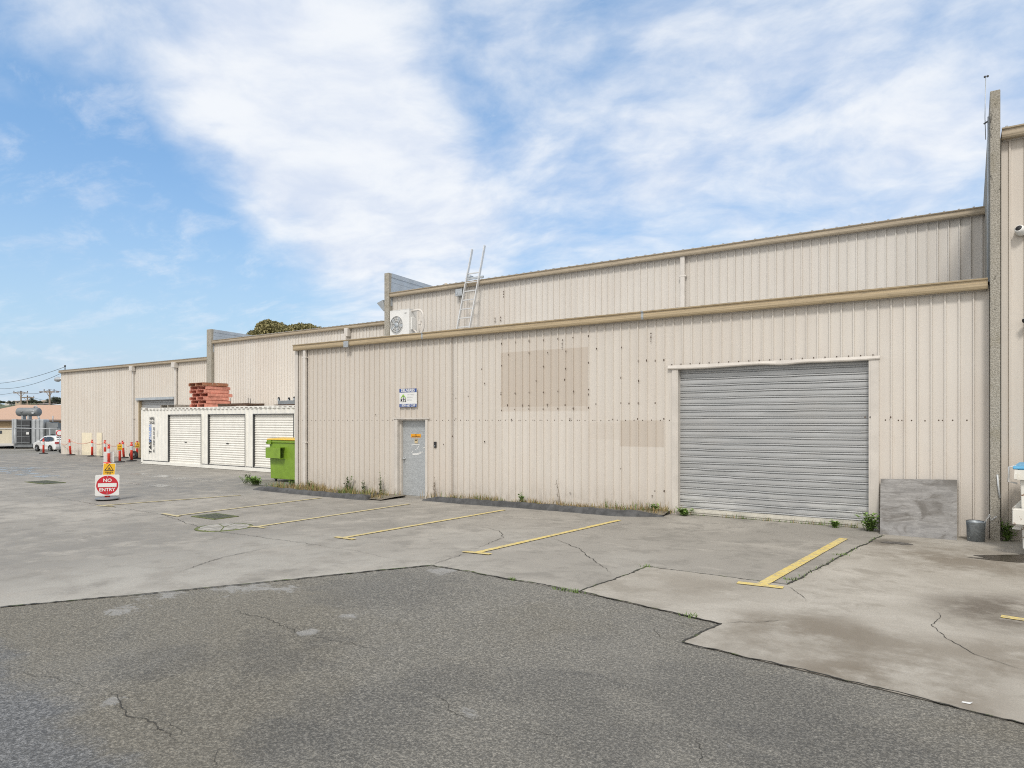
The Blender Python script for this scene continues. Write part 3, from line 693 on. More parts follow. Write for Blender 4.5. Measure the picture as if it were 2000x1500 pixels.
mb.text('NO', (cx_, YA+dy-.008, cz_+.018), (1,0,0), (0,0,1), .034, 1, bold=.0015); mb.text('UNAUTHORISED ENTRY', (cx_, YA+dy-.008, cz_-.02), (1,0,0), (0,0,1), .025, 1, bold=.001)
tag(mb.build('notice', [M['sign_amber'], M['black_print']], sdoor, True), 'amber notice with black lettering')
a, b_ = P(810, 856.5, YA+dy), P(816, 866, YA+dy)
mb = MB(); mb.box(a.x, b_.x, YA+dy-.006, YA+dy-.002, b_.z, a.z); mb.box(a.x+.005, b_.x-.005, YA+dy-.008, YA+dy-.0055, a.z-.02, a.z-.006, 1); mb.box((a.x+b_.x)/2-.03, (a.x+b_.x)/2+.03, YA+dy-.008, YA+dy-.0055, (a.z+b_.z)/2+.005, (a.z+b_.z)/2+.025, 1)
tag(mb.build('sticker', [M['sign_buff'], M['black_print']], sdoor, True), 'small buff sticker under the amber notice')
mb = MB(); rs = random.Random(5)
for (x0, y0, x1, y1) in ((804,867.5,820,868.5),(805,886.5,822,885.5),(806,887.5,818,888),(815,876,819,871),(818,883,824,883),(826,875,830,874),(806,870,807,871),(811,878,814,877),(804,884,806,882),(821,884,826,883)):
    p0, p1 = P(x0, y0, YA+dy), P(x1, y1, YA+dy); w_ = rs.uniform(.006, .014)
    dx, dz_ = (p1.x-p0.x), (p1.z-p0.z); L = math.hypot(dx, dz_)+1e-6; nx_, nz_ = -dz_/L*w_, dx/L*w_
    mb.poly([(p0.x-nx_, YA+dy-.003, p0.z-nz_), (p1.x-nx_*.4, YA+dy-.003, p1.z-nz_*.4), (p1.x+nx_, YA+dy-.003, p1.z+nz_), (p0.x+nx_*.5, YA+dy-.003, p0.z+nz_*.5)])
mb.build('glue_residue', M['sign_white'], sdoor, True)
mb = MB()
mb.box(DR0-.005, DR0, YA-.030, YA+.19, DRB-.02, DRT); mb.box(DR1, DR1+.005, YA-.030, YA+.19, DRB-.02, DRT)
mb.box(lx0-.05, lx0-.005, YA+.07, YA+.18, DRB-.02, DRT-.03); mb.box(DR0, DR1, YA-.0, YA+.19, DRT-.035, DRT)
mb.box(DR1+.005, DR1+.075, YA-.035, YA-.031, DRB-.02, DRT+.03); mb.box(DR0-.1, DR0-.005, YA-.035, YA-.031, DRB-.02, DRT+.03)
mb.box(DR0-.14, DR1+.14, YA-.055, YA-.031, DRT+.005, DRT+.035)
mb.build('door_frame', M['cream_trim'], annex, True)
mb = MB(); mb.box(DR0, DR1, YA-.02, YA+.2, DRB-.05, DRB+.045); mb.build('door_step', M['concrete'], annex, True)
# deliveries board over the small door
a, b_ = P(780.5, 760.5, 12.78), P(814, 794, 12.78); sw = b_.x-a.x; sh = .47; szc = (a.z+b_.z)/2; z0_ = szc-sh/2; ys = 12.775
mb = MB(); mb.box(a.x, b_.x, ys, ys+.018, z0_, z0_+sh)
mb.box(a.x, b_.x, ys-.004, ys-.0005, z0_+sh*.80, z0_+sh, 1); mb.box(a.x, b_.x, ys-.004, ys-.0005, z0_, z0_+sh*.175, 1)
Xd, Zd = (1,0,0), (0,0,1); cx_ = (a.x+b_.x)/2; yl = ys-.007
mb.text('DELIVERIES', (cx_, yl, z0_+sh*.90), Xd, Zd, .098, 0, bold=.003, sx=.98)
mb.text('1300 663 259', (cx_, yl, z0_+sh*.088), Xd, Zd, .084, 0, bold=.002, sx=1.1)
lx = a.x+sw*.23; lz = z0_+sh*.36
mb.text('RTS', (lx, yl, lz), Xd, Zd, .115, 2, bold=.003, sx=1.0)
for s_ in (-1, 1): mb.poly([(lx, yl, lz+.165), (lx+s_*.085, yl, lz+.075), (lx+s_*.085, yl, lz+.045), (lx, yl, lz+.12)][::s_], 3)
mb.box(lx-.009, lx+.009, yl-.001, yl, lz+.045, lz+.11, 2)
for k, L in enumerate(('THE TIMBER', 'BUILDING', 'SUPPLIES')):
    mb.text(L, (a.x+sw*.46, yl, z0_+sh*(.68-.145*k)), Xd, Zd, .043, 4, 'LEFT')
sg = mb.build('delivery_sign', [M['sign_white'], M['sign_blue'], M['black_print'], M['sign_green'], M['sign_grey']], org=(cx_, ys, z0_))
tag(sg, 'white and blue DELIVERIES board on wall above the small steel door', 'sign')
p_ = P(851, 869, YA); t_ = thing('intercom', 'small black intercom on wall to the right of the steel door', 'intercom', (p_.x, YA, p_.z-.07))
mb = MB(); mb.box(-.032, .032, -.035, 0, 0, .15); bev(mb.build('housing', M['black_print'], t_), .006)
mb = MB(); mb.lathe([(.014, 0), (.014, -.006), (.001, -.008)], 12, 0, (0, -.034, .045), 'Y'); mb.build('button', M['lamp_grey'], t_)

# ------------------------------------------------------------------ the taller hall behind the annex
F1A, F1B = WX(750.5, 16.32), WX(759.5, 16.32); F2A, F2B = WX(403.5, 18.83), WX(412.5, 18.83)
YU = 16.5; UX0, UX1 = F1B+.004, WX(1933.5, 12.58)-.003; UG0, UG1 = 6.10, 6.25
M['hall_wall'] = cladding_mat('hall_cladding', (.63, .595, .545), [], 0)
def hall(name, label, x0, x1, y, g0, g1, depth, wallm, gm, holes=(), ph=0.0, joints=(), rise=1.2, ev=0.0):
    b_ = thing(name, label, 'building', (x0, y, gz(x0)))
    mb = MB(); mb.clad(x0, x1, y, lambda x: gz(x)-.08, lambda x: g0+.06, holes, ph=ph); w_ = mb.build('wall', wallm, b_, True)
    mb = MB(); mb.box(x0, x0+.04, y+.01, y+depth, -1.2, g0+.05); mb.box(x1-.04, x1, y+.01, y+depth, -.3, g0+.05); mb.box(x0+.04, x1-.04, y+depth-.04, y+depth, -1.2, g0); mb.build('end_wall', wallm, b_, True)
    mb = MB(); yr = y+depth/2
    mb.poly([(x0-ev*2, y-.12, g1-.03), (x1, y-.12, g1-.03), (x1, yr, g1+rise), (x0-ev*2, yr, g1+rise)]); mb.poly([(x0-ev*2, yr, g1+rise), (x1, yr, g1+rise), (x1, y+depth+.1, g1-.03), (x0-ev*2, y+depth+.1, g1-.03)])
    xx = x0+.06
    while xx < x1-.05:
        for q in (-.018, .0): pass
        mb.bar((xx, y-.15, g1-.001), (xx, yr, g1+rise+.03), .035, .044); xx += .25
    mb.build('roof', M['roofing'], b_, True)
    gutter(b_, x0-ev, x1, y-.03, g0, g1, gm, .13, joints)
    return b_
hall_b = hall('tall_hall', 'tall pale beige metal hall rising behind the low annex', UX0, UX1, YU, UG0, UG1, 24, M['hall_wall'], M['gutter_up'], ph=WX(1161, YU), joints=[])
downpipe(hall_b, WX(1335.5, YU), YU-.03, 4.4, UG0+.03, M['pipe_white'], .115, .08, (.7,))
mb = MB()
boltm = mb
for px, py in ((968,622),(968,628),(979,620),(979,626),(985,570),(985,575),(985,580)):
    p_ = P(px, py, YU); mb = MB(); mb.poly([(p_.x+.018*math.cos(k), YU-.032, p_.z+.03*math.sin(k)) for k in [2*math.pi*j/6 for j in range(6)]]); mb.build('bolt_hole', M['rustdot'], hall_b, True)

p_ = P(871, 556, 17.2); mb = MB(); mb.M = Matrix.Translation((p_.x, 17.2, UG1+.02))
mb.lathe([(.06, 0), (.06, .13), (.10, .13), (.13, .16), (.10, .2), (.03, .24), (.001, .24)], 12)
tag(mb.build('roof_vent', M['gutter_up'], org=(p_.x, 17.2, UG1)), 'small tan capped vent pipe on the roof left of the ladder', 'vent')
a, b_ = P(893, 566, 16.42), P(906, 578, 16.42)
t_ = thing('junction_box', 'pale grey metal box under the eaves behind the ladder', 'box', (a.x, 16.46, b_.z)); mb = MB(); mb.box(0, b_.x-a.x, -.14, 0, 0, a.z-b_.z); bev(mb.build('case', M['galv'], t_), .01); mb = MB(); mb.box(.03, .09, -.15, -.142, .05, .11); mb.build('latch', M['lamp_grey'], t_)
# roof ladder
t_ = thing('roof_ladder', 'aluminium ladder standing on annex roof and leaning on the tall hall', 'ladder', (-12.72, 15.74, 4.33))
def lp(s_): return (0, .86*s_, 2.92*s_)
for xx in (0.0, .48):
    mb = MB(); mb.bar((xx, 0, .02), (xx, .86, 2.95 if xx == 0 else 3.0), .03, .075); mb.build('rail', M['alu'], t_)
for k in range(8):
    s_ = .06+.0965*k; y_, z_ = lp(s_)[1:]
    mb = MB(); mb.bar((.014, y_, z_), (.466, y_, z_), .035, .03); mb.build('rung', M['alu'], t_)
mb = MB(); mb.bar((-.05, .60, 1.99), (.62, .60, 1.99), .05, .06); mb.box(.05, .15, .56, .72, 2.02, 2.08); mb.build('wall_bracket', M['lamp_grey'], t_)
# air conditioner
zc = 4.47; ax0 = WX(762, 15.0); aw = .78; 
t_ = thing('air_conditioner', 'white outdoor air conditioner unit standing on the annex roof', 'air conditioner', (ax0, 15.0, AG0+.12+.3*(15-12.73)/3.7))
h0_ = zc - t_.location.z; ah = .86
mb = MB()
fx, fz, fr = .265, h0_+ah*.49, .265; nseg = 32
# front panel with a round opening
mb.box(0, aw, .012, .33, h0_, h0_+ah)
ring = [(fx+fr*math.cos(2*math.pi*k/nseg), -.001, fz+fr*math.sin(2*math.pi*k/nseg)) for k in range(nseg)]
sq = []
for k in range(nseg):
    an = 2*math.pi*k/nseg; c_, s_ = math.cos(an), math.sin(an); q = 1/max(abs(c_), abs(s_)); hx0, hx1 = fx, aw-fx
    X_ = fx + (c_*q)*(hx1 if c_ > 0 else hx0); Z_ = fz + (s_*q)*((h0_+ah-fz) if s_ > 0 else (fz-h0_)); sq.append((X_, -.001, Z_))
i_ = mb.add(ring); j_ = mb.add(sq)
for k in range(nseg): mb.face((j_+k, j_+(k+1)%nseg, i_+(k+1)%nseg, i_+k))
for k in range(4): pass
mb.box(0, aw, .0, .012, h0_-.004, h0_); mb.box(-.006, 0, 0, .32, h0_, h0_+ah); mb.box(aw, aw+.006, 0, .32, h0_, h0_+ah); mb.box(-.01, aw+.01, -.006, .335, h0_+ah, h0_+ah+.012)
mb.text('Air', (aw-.14, -.004, h0_+ah-.11), (1,0,0), (0,0,1), .07, 1)
mb.build('casing', [M['ac_white'], M['black_print']], t_)
mb = MB(); mb.lathe([(.265, .010), (.001, .009)], 32, 0, (fx, .0, fz), 'Y', False); mb.build('fan_recess', M['ac_dark'], t_)
mb = MB(); mb.lathe([(.075, .006), (.07, -.012), (.001, -.016)], 20, 0, (fx, 0, fz), 'Y')
for k in range(5):
    an = k*2*math.pi/5; pts = []
    for r_, da in ((.06, -.25), (.15, -.42), (.245, -.35), (.25, .05), (.15, .10), (.06, .25)): pts.append((fx+r_*math.cos(an+da), .0+.003*(da+.4), fz+r_*math.sin(an+da)))
    mb.poly(pts)
mb.build('fan', M['lamp_grey'], t_)
mb = MB()
for r_ in (.265, .20, .135): mb.tube([(fx+r_*math.cos(2*math.pi*k/28), -.012, fz+r_*math.sin(2*math.pi*k/28)) for k in range(29)], .005, 5, 0, False)
for k in range(12):
    an = k*math.pi/6; mb.tube([(fx+.075*math.cos(an), -.012, fz+.075*math.sin(an)), (fx+.265*math.cos(an+.25), -.012, fz+.265*math.sin(an+.25))], .004, 4)
mb.build('grille', M['ac_white'], t_)
for xx in (.05, aw-.13):
    mb = MB(); mb.box(xx, xx+.08, -.02, .36, 0, h0_-.004); mb.build('foot', M['dark_steel'], t_)
mb = MB(); mb.box(aw+.006, aw+.05, .06, .26, h0_+.25, h0_+.62); bev(mb.build('service_cover', M['ac_white'], t_), .01)
mb = MB(); zt_ = h0_+ah-.05
mb.tube([(aw+.0, .12, zt_+.0), (aw+.22, .14, zt_+.02)] + [(aw+.22+.20*math.sin(q), .15, zt_-.18+.20*math.cos(q)) for q in [k*math.pi/16 for k in range(1, 9)]] + [(aw+.42, .17, h0_+.3), (aw+.36, .17, h0_+.16), (aw+.24, .17, h0_+.1)], .035, 10)
mb.tube([(aw+.04, .16, h0_+.24), (aw+.12, .16, h0_+.2), (aw+.17, .16, h0_+.1), (aw+.27, .17, h0_+.1), (aw+.27, .17, 0)], .028, 8)
mb.tube([(aw+.25, .19, h0_+.55), (aw+.25, .19, h0_+.1)], .014, 6); mb.box(aw+.22, aw+.30, .17, .23, h0_+.4, h0_+.5); mb.tube([(aw+.32, .2, h0_+.45), (aw+.31, .2, h0_+.1)], .014, 6)
mb.build('insulated_pipe', M['pipe_white'], t_)
# little metal box clipped over the annex gutter, and a rain head on the hall behind it
a, b_ = P(672, 667, 12.66), P(681, 678, 12.66)
t_ = thing('gutter_box', 'small grey metal box clipped over the annex gutter near its left end', 'box', (a.x, 12.69, b_.z)); mb = MB(); mb.box(0, b_.x-a.x, -.06, .0, 0, a.z-b_.z); bev(mb.build('lid', M['galv'], t_), .008); mb = MB(); mb.box(.02, b_.x-a.x-.02, -.0, .05, a.z-b_.z-.03, a.z-b_.z); mb.build('hook', M['galv'], t_)

# ------------------------------------------------------------------ lower halls to the left
YM = 19.0
M['mid_wall'] = cladding_mat('middle_cladding', (.67, .632, .578), [], .2)
mid_b = hall('middle_hall', 'long pale metal hall behind the white container', F2B+.004, F1A-.004, YM, 5.70, 5.85, 22, M['mid_wall'], M['gutter_up'], ph=.05)
px_ = WX(679, YM); mb = MB(); mb.box(px_-.14, px_+.14, YM-.24, YM-.03, 5.05, 5.48); mb.box(px_+.02, px_+.22, YM-.22, YM-.03, 5.38, 5.72); bev(mb.build('rain_head', M['pipe_white'], mid_b, True), .015)
downpipe(mid_b, px_, YM-.03, gz(-20), 5.06, M['pipe_white'], .11, .09, (.5,))
FX0, FX1 = WX(120, YM), F2A-.004
M['far_wall'] = cladding_mat('far_cladding', (.69, .648, .588), [], .25)
fr0, fr1 = WX(270, YM), WX(340, YM); frt = P(305, 781, YM).z
far_b = hall('far_hall', 'lowest beige metal hall at far left with patched wall', FX0, FX1, YM, 4.92, 5.07, 20, M['far_wall'], M['gutter_up'], [(fr0, fr1, -2, frt)], ph=.1, ev=.03)
mb = MB(); z = gz(fr0); prof = []
while z < frt+.1: prof += [(z, 0), (z+.02, -.014), (z+.06, -.014), (z+.085, .004)]; z += .1
for (za, ya), (zb_, yb) in zip(prof, prof[1:]): mb.poly([(fr0, YM+.15+ya, za), (fr1, YM+.15+ya, za), (fr1, YM+.15+yb, zb_), (fr0, YM+.15+yb, zb_)])
mb.build('roller_door', M['roller'], far_b, True)
mb = MB(); mb.box(fr0, fr0+.09, YM+.0, YM+.14, -.1, frt); mb.build('door_post', M['gutter'], far_b, True)
mb = MB(); mb.box(fr0-.1, fr1+.1, YM-.10, YM-.03, frt, frt+.13); mb.build('door_hood', M['lamp_grey'], far_b, True)
for px0 in (263, 346):
    xx = WX(px0, YM); mb = MB(); mb.box(xx-.15, xx+.15, YM-.24, YM-.03, 4.68, 4.95); bev(mb.build('rain_head', M['pipe_white'], far_b, True), .01); downpipe(far_b, xx, YM-.03, gz(xx)+.03, 4.69, M['pipe_white'], .13, .09, (.45,))
for p0, p1 in (((161, 845), (180.5, 884)), ((190, 845), (200, 884.5))):
    a, b_ = P(*p0, YM), P(*p1, YM); mb = MB(); mb.box(a.x, b_.x, YM-.040, YM-.030, gz(a.x)+.02, a.z); mb.build('wall_patch', M['cream_light'], far_b, True)
p_ = P(119, 742, YM+.3)
t_ = thing('wall_lamp', 'grey street style lamp on an arm at the far hall corner', 'lamp', (FX0, YM+.3, p_.z))
mb = MB(); mb.box(-.06, -.0, -.06, .06, -.14, .14); mb.build('bracket', M['lamp_grey'], t_)
mb = MB(); mb.tube([(-.05, 0, 0), (-.75, 0, .05)], .028, 8); mb.build('arm', M['lamp_grey'], t_)
mb = MB(); mb.lathe([(.02, -.7), (.09, -.78), (.11, -1.0), (.12, -1.05), (.17, -1.2), (.14, -1.45), (.03, -1.58)], 14, 0, (0, 0, .055), 'X'); mb.build('lamp_head', M['lamp_grey'], t_)
# ------------------------------------------------------------------ concrete party walls
def fin(label, x0, x1, y0, y1, ztop, zend, cap=True):
    t_ = thing('party_wall', label, 'wall', ((x0+x1)/2, y0, gz(x0)))
    mb = MB(); i_ = mb.add([(x0, y0, gz(x0)-.1), (x1, y0, gz(x0)-.1), (x1, y1, gz(x0)-.1), (x0, y1, gz(x0)-.1), (x0, y0, ztop), (x1, y0, ztop), (x1, y1, zend), (x0, y1, zend)])
    for q in ((0,1,5,4),(1,2,6,5),(2,3,7,6),(3,0,4,7),(4,5,6,7)): mb.face([i_+k for k in q])
    bev(mb.build('panel', M['fin'], t_, True), .012)
    if cap:
        for k, (dz, w_) in enumerate(((-.02, .02), (-.22, .012))):
            mb = MB(); mb.bar((x1+w_/2, y0+.12, ztop-.05+dz-.005), (x1+w_/2, y1, zend-.05+dz), w_, .14 if k == 0 else .06); mb.build('capping', M['capping'], t_, True)
        mb = MB(); mb.bar((x1+.004, y0+.1, ztop-.6), (x1+.004, y1, zend-.6), .006, 1.0); mb.build('flashing', M['capping'], t_, True)
    return t_
fin('tan concrete party wall between the tall hall and the middle hall', F1A, F1B, 16.32, 30, P(755, 533, 16.32).z, P(755, 533, 16.32).z-.55)
fin('shorter concrete party wall left of the middle hall above the red pallets', F2A, F2B, 18.83, 31, P(408, 643, 18.83).z, P(408, 643, 18.83).z-.4)
rf = fin('tallest grey concrete party wall at right beside the bucket', WX(1933.5, 12.58), WX(1954, 12.58), 12.58, 34, P(1943, 176, 12.58).z, P(1943, 176, 12.58).z-.3, False)
p_ = P(745, 600, 16.5)
t_ = thing('floodlight', 'grey floodlight fixed to the left side of the tan party wall', 'floodlight', (F1A, 16.5, p_.z-.1))
mb = MB(); mb.box(-.1, 0, -.04, .04, -.06, .04); mb.build('bracket', M['lamp_grey'], t_)
mb = MB(); i_ = mb.add([(-.36, -.17, .22), (-.36, .17, .22), (-.08, .17, .30), (-.08, -.17, .30), (-.14, -.08, -.06), (-.14, .08, -.06), (-.05, .08, -.02), (-.05, -.08, -.02)])
for q in ((3,2,1,0),(4,5,6,7),(0,1,5,4),(1,2,6,5),(2,3,7,6),(3,0,4,7)): mb.face([i_+k for k in q])
mb.build('lamp_housing', M['lamp_grey'], t_)
mb = MB(); mb.poly([(-.345, -.15, .21), (-.345, .15, .21), (-.15, .075, -.045), (-.15, -.075, -.045)]); mb.build('lens', M['glass_pale'], t_)
# right-hand hall
RX0 = WX(1955, YA)+.005; RG0, RG1 = 6.29, 6.45
M['right_wall'] = cladding_mat('right_cladding', (.62, .575, .515), [], .3)
rb = hall('right_hall', 'tall beige metal hall at far right beyond the concrete wall', RX0, 14, YA+.02, RG0, RG1, 26, M['right_wall'], M['gutter_up'], ph=WX(1973.5, YA)-.025)
for (px, py, lab) in ((1991, 449, 'upper white dome security camera on the right hall wall'), (1997, 626, 'lower white bullet security camera on the right hall wall')):
    p_ = P(px+4, py, YA-.1); t_ = thing('security_camera', lab, 'security camera', (p_.x, YA-.01, p_.z), 0, 'security cameras on the right hall')
    if py < 500:
        mb = MB(); mb.lathe([(.075, 0), (.075, -.05), (.07, -.055)], 20, 0, (0, 0, 0), 'Y'); mb.build('mount', M['ac_white'], t_)
        mb = MB(); mb.M = Matrix.Translation((0, -.06, -.01)) @ Matrix.Rotation(R(-25), 4, 'X') @ Matrix.Rotation(R(-25), 4, 'Z'); mb.lathe([(.06, .03), (.068, 0), (.066, -.05), (.058, -.085), (.045, -.088)], 20, 0, (0, 0, 0), 'Y'); mb.build('body', M['ac_white'], t_)
        mb = MB(); mb.M = Matrix.Translation((0, -.06, -.01)) @ Matrix.Rotation(R(-25), 4, 'X') @ Matrix.Rotation(R(-25), 4, 'Z'); mb.lathe([(.044, -.089), (.03, -.098), (.001, -.102)], 16, 0, (0, 0, 0), 'Y'); mb.build('lens', M['black_print'], t_)
    else:
        mb = MB(); mb.lathe([(.05, 0), (.05, -.03)], 16, 0, (.06, 0, .03), 'Y'); mb.tube([(.06, -.02, .03), (.05, -.07, .02)], .02, 8); mb.build('mount', M['ac_white'], t_)
        mb = MB(); mb.M = Matrix.Translation((.05, -.09, .01)) @ Matrix.Rotation(R(20), 4, 'X') @ Matrix.Rotation(R(-42), 4, 'Z'); mb.lathe([(.03, .09), (.042, .08), (.042, -.08), (.036, -.085)], 16, 0, (0, 0, 0), 'Y'); mb.build('body', M['ac_white'], t_)
        mb = MB(); mb.M = Matrix.Translation((.05, -.09, .01)) @ Matrix.Rotation(R(20), 4, 'X') @ Matrix.Rotation(R(-42), 4, 'Z'); mb.lathe([(.036, -.086), (.02, -.09), (.001, -.091)], 16, 0, (0, 0, 0), 'Y'); mb.build('lens', M['black_print'], t_)
# whip antenna and conduit by the tall party wall
xw = WX(1930.5, 12.95); zt_ = P(1930, 228, 12.95).z
t_ = thing('antenna_mast', 'thin metal antenna mast beside the tallest concrete wall', 'antenna', (xw, 12.95, AG1))
mb = MB(); mb.tube([(0, 0, -.02), (0, 0, zt_-AG1)], .014, 8); mb.build('pole', M['lamp_grey'], t_)
zw = P(1926, 152, 12.95).z-AG1
mb = MB(); mb.tube([(-.035, 0, zt_-AG1-.35), (-.045, 0, zt_-AG1), (-.035, 0, zw)], .006, 6); mb.build('whip', M['lamp_grey'], t_)
mb = MB(); mb.bar((-.06, 0, zt_-AG1-.1), (.03, 0, zt_-AG1-.05), .02, .02); mb.build('clamp', M['dark_steel'], t_)
mb = MB(); mb.lathe([(.001, 0), (.016, .01), (.016, .03), (.001, .04)], 8, 0, (-.045, 0, zw)); mb.lathe([(.001, 0), (.016, .01), (.016, .03), (.001, .04)], 8, 0, (-.01, 0, zw)); mb.build('tip', M['dark_steel'], t_)
# ------------------------------------------------------------------ container shop
YC = 16.3; CX0 = WX(275.5, YC); CL = 12.19; cz = gz(CX0); CH = 2.60; CW = 2.44
cont = thing('storage_container', 'long white storage container with roller doors and lettering on its left end', 'container', (CX0, YC, cz))
dxs = [(WX(328, YC)-CX0, WX(393, YC)-CX0), (WX(406, YC)-CX0, WX(479, YC)-CX0), (WX(494, YC)-CX0, WX(574, YC)-CX0)]
d3w = dxs[2][1]-dxs[2][0]
DT = P(360, 811, YC).z - cz; DB = P(360, 907.5, YC).z - cz; DB = .155
mb = MB(); holes = [(a, b, DB, DT) for a, b in dxs]
def cclad(mb, x0, x1, y, z0, z1, holes, out=-1):
    mb.clad(x0, x1, y, lambda x: z0, lambda x: z1, holes, per=.28, dep=.036, out=out, rib=(.07, .14, .21))
cclad(mb, .16, CL-.16, .05, .15, CH-.11, holes)
for (a, b) in dxs: pass
# lettering on the plain left panel, reading upwards
lx = .55; yl = .008
mb.text('HIRE', (.92, yl, 2.10), (1,0,0), (0,0,1), .19, 1, bold=.004); mb.text('SALE', (.92, yl, 1.92), (1,0,0), (0,0,1), .19, 1, bold=.004)
mb.text('TAS/', (.80, yl, .82), (0,0,1), (-1,0,0), .33, 1, bold=.008); mb.text('BOXHIRE', (.80, yl, 1.43), (0,0,1), (-1,0,0), .27, 2, bold=.004, sx=.72)
mb.text('Ph. 1300 20 60 60', (1.10, yl, 1.14), (0,0,1), (-1,0,0), .20, 1, bold=.003, sx=.78)
mb.text('.com.au', (1.38, yl, 1.40), (0,0,1), (-1,0,0), .10, 1)
mb.build('side_panel', [M['white_steel'], M['black_print'], M['blue_print']], cont)
mb = MB(); cclad(mb, .16, CL-.16, CW-.05, .15, CH-.11, (), 1); mb.build('side_panel', M['white_steel'], cont)
mb = MB(); mb.box(.05, .09, .16, CW-.16, .15, CH-.11); mb.build('end_panel', M['white_steel'], cont); mb = MB(); mb.box(CL-.09, CL-.05, .16, CW-.16, .15, CH-.11); mb.build('end_panel', M['white_steel'], cont)
mb = MB(); mb.box(.04, CL-.04, .06, CW-.06, CH-.06, CH-.03); mb.build('roof', M['white_steel'], cont)
mb = MB()
for y in (0, CW-.08):
    mb.box(.16, CL-.16, y, y+.08, 0.02, .155); mb.box(.16, CL-.16, y+.0, y+.08, CH-.115, CH-.02)
for x in (0, CL-.12):
    mb.box(x, x+.12, .162, CW-.162, .02, .15); mb.box(x, x+.12, .162, CW-.162, CH-.12, CH-.02)
n = 0; x = .75
while x < CL-.2:
    mb.box(x, x+.17, -.003, .001, CH-.085, CH-.062, 1); x += .30
for x in (.32, .42, .52, CL-.5, CL-.4, CL-.3): mb.poly([(x, -.004, CH-.11), (x+.05, -.004, CH-.11), (x+.09, -.004, CH-.03), (x+.04, -.004, CH-.03)], 1)
bev(mb.build('frame', [M['white_steel'], M['rusty_steel']], cont), .006)
mb = MB(); mb.box(.17, dxs[0][0]-.03, .004, .03, .157, .19); mb.box(dxs[0][1]+.03, CL-.2, .004, .03, .157, .185); mb.build('rail_gap', M['dark_steel'], cont)
for x in (0, CL-.16):
    for y in (0, CW-.16):
        mb = MB(); mb.box(x, x+.16, y, y+.16, .118, CH-.118); mb.build('corner_post', M['white_steel'], cont)
        for z in (0, CH-.118):
            mb = MB(); mb.box(x-.004, x+.164, y-.006, y+.166, z, z+.118); mb.lathe([(.038, -.009), (.001, -.0095)], 14, 1, (x+.08, y, z+.06), 'Y', False); bev(mb.build('corner_casting', [M['white_steel'], M['dark']], cont), .005)
for (a, b) in dxs:
    mb = MB(); z = DB+.07; yb = .085; prof = []
    while z < DT+.02: prof += [(z, 0), (z+.012, -.016), (z+.030, -.020), (z+.052, -.016), (z+.066, 0), (z+.085, .002)]; z += .094
    ids = [mb.add([(a+.03, yb+dy, zz_), (b-.03, yb+dy, zz_)]) for zz_, dy in prof]
    for A, B in zip(ids, ids[1:]): mb.face((A, A+1, B+1, B), 0, True)
    dr = mb.build('roller_door', M['white_shutter'], cont)
    mb = MB(); mb.box(a+.03, b-.03, .055, .10, DB, DB+.07); mb.build('bottom_rail', M['white_shutter'], dr)
    mb = MB(); m_ = (a+b)/2; mb.box(m_-.07, m_+.07, .045, .066, DB+.90, DB+.935); mb.build('handle', M['black_print'], dr)
    mb = MB(); mb.box(a, a+.024, -.012, .10, DB, DT); mb.box(b-.024, b, -.012, .10, DB, DT); mb.box(a-.0, b+.0, -.014, .10, DT, DT+.035); mb.box(a-.035, a-.003, .002, .05, DB, DT+.05, 1); mb.box(b+.003, b+.035, .002, .05, DB, DT+.05, 1)
    mb.build('door_frame', [M['dark_steel'], M['white_steel']], dr)
# pallets on the container roof
ZR = cz+CH-.03
def make_pallet(mat, label, group):
    t_ = thing('pallet', label, 'pallet', (0, 0, 0), 0, group)
    mb = MB()
    for k in range(7): x = .03+k*.168; mb.box(x, x+.10, .02, 1.145, .132, .15)
    mb.build('top_deck', mat, t_)
    mb = MB()
    for x in (.03, .53, 1.03): mb.box(x, x+.105, .02, 1.145, .002, .018)
    for y in (.02, .96): mb.box(.136, .529, y, y+.1, .004, .018); mb.box(.636, 1.029, y, y+.1, .004, .018)
    mb.build('bottom_deck', mat, t_)
    for x in (.0, .56, 1.12):
        mb = MB(); mb.box(x, x+.045, .0, 1.165, .018, .132); mb.build('bearer', mat, t_)
    return t_
px0 = WX(370.5, 16.48); rnd = random.Random(21)
labs = ['red timber pallet at the bottom of the stack on the container', 'red pallet second from bottom in the stack on the container', 'red pallet third from bottom in the stack on the container', 'middle red pallet of the stack, sticking out at the right', 'red pallet third from top in the stack on the container', 'red pallet second from top in the stack on the container', 'brown worn pallet on top of the red pallet stack']
pr = make_pallet(M['pallet_red'], labs[0], 'pallets stacked on the container')
offs = [(0, 0, 0), (.02, .04, 1.0), (.0, -.02, -1.4), (.04, .09, 1.8), (-.03, .0, -.8), (-.02, .03, 1.2), (-.03, -.04, -2.0)]
for k in range(7):
    if k == 0: o = pr
    elif k < 6: o = copy_tree(pr, (0,0,0), label=labs[k])
    else: o = make_pallet(M['pallet_brown'], labs[6], 'pallets stacked on the container')
    o.location = (px0+offs[k][0], 16.48+offs[k][1], ZR+.004+k*.1515); o.rotation_euler = (0, 0, R(offs[k][2]))
pg = make_pallet(M['pallet_grey'], 'weathered grey pallet lying on the container left of the red stack', 'pallets stacked on the container')
pg.location = (WX(313, 16.6), 16.6, ZR+.004); pg.rotation_euler = (0, 0, R(1))
mb = MB()
t_ = thing('steel_rack', 'rusty low steel rack with three upright rods on the container roof', 'rack', (WX(425, 16.6), 16.6, ZR+.004))
w1, w2 = WX(448, 16.6)-t_.location.x, WX(484, 16.6)-t_.location.x
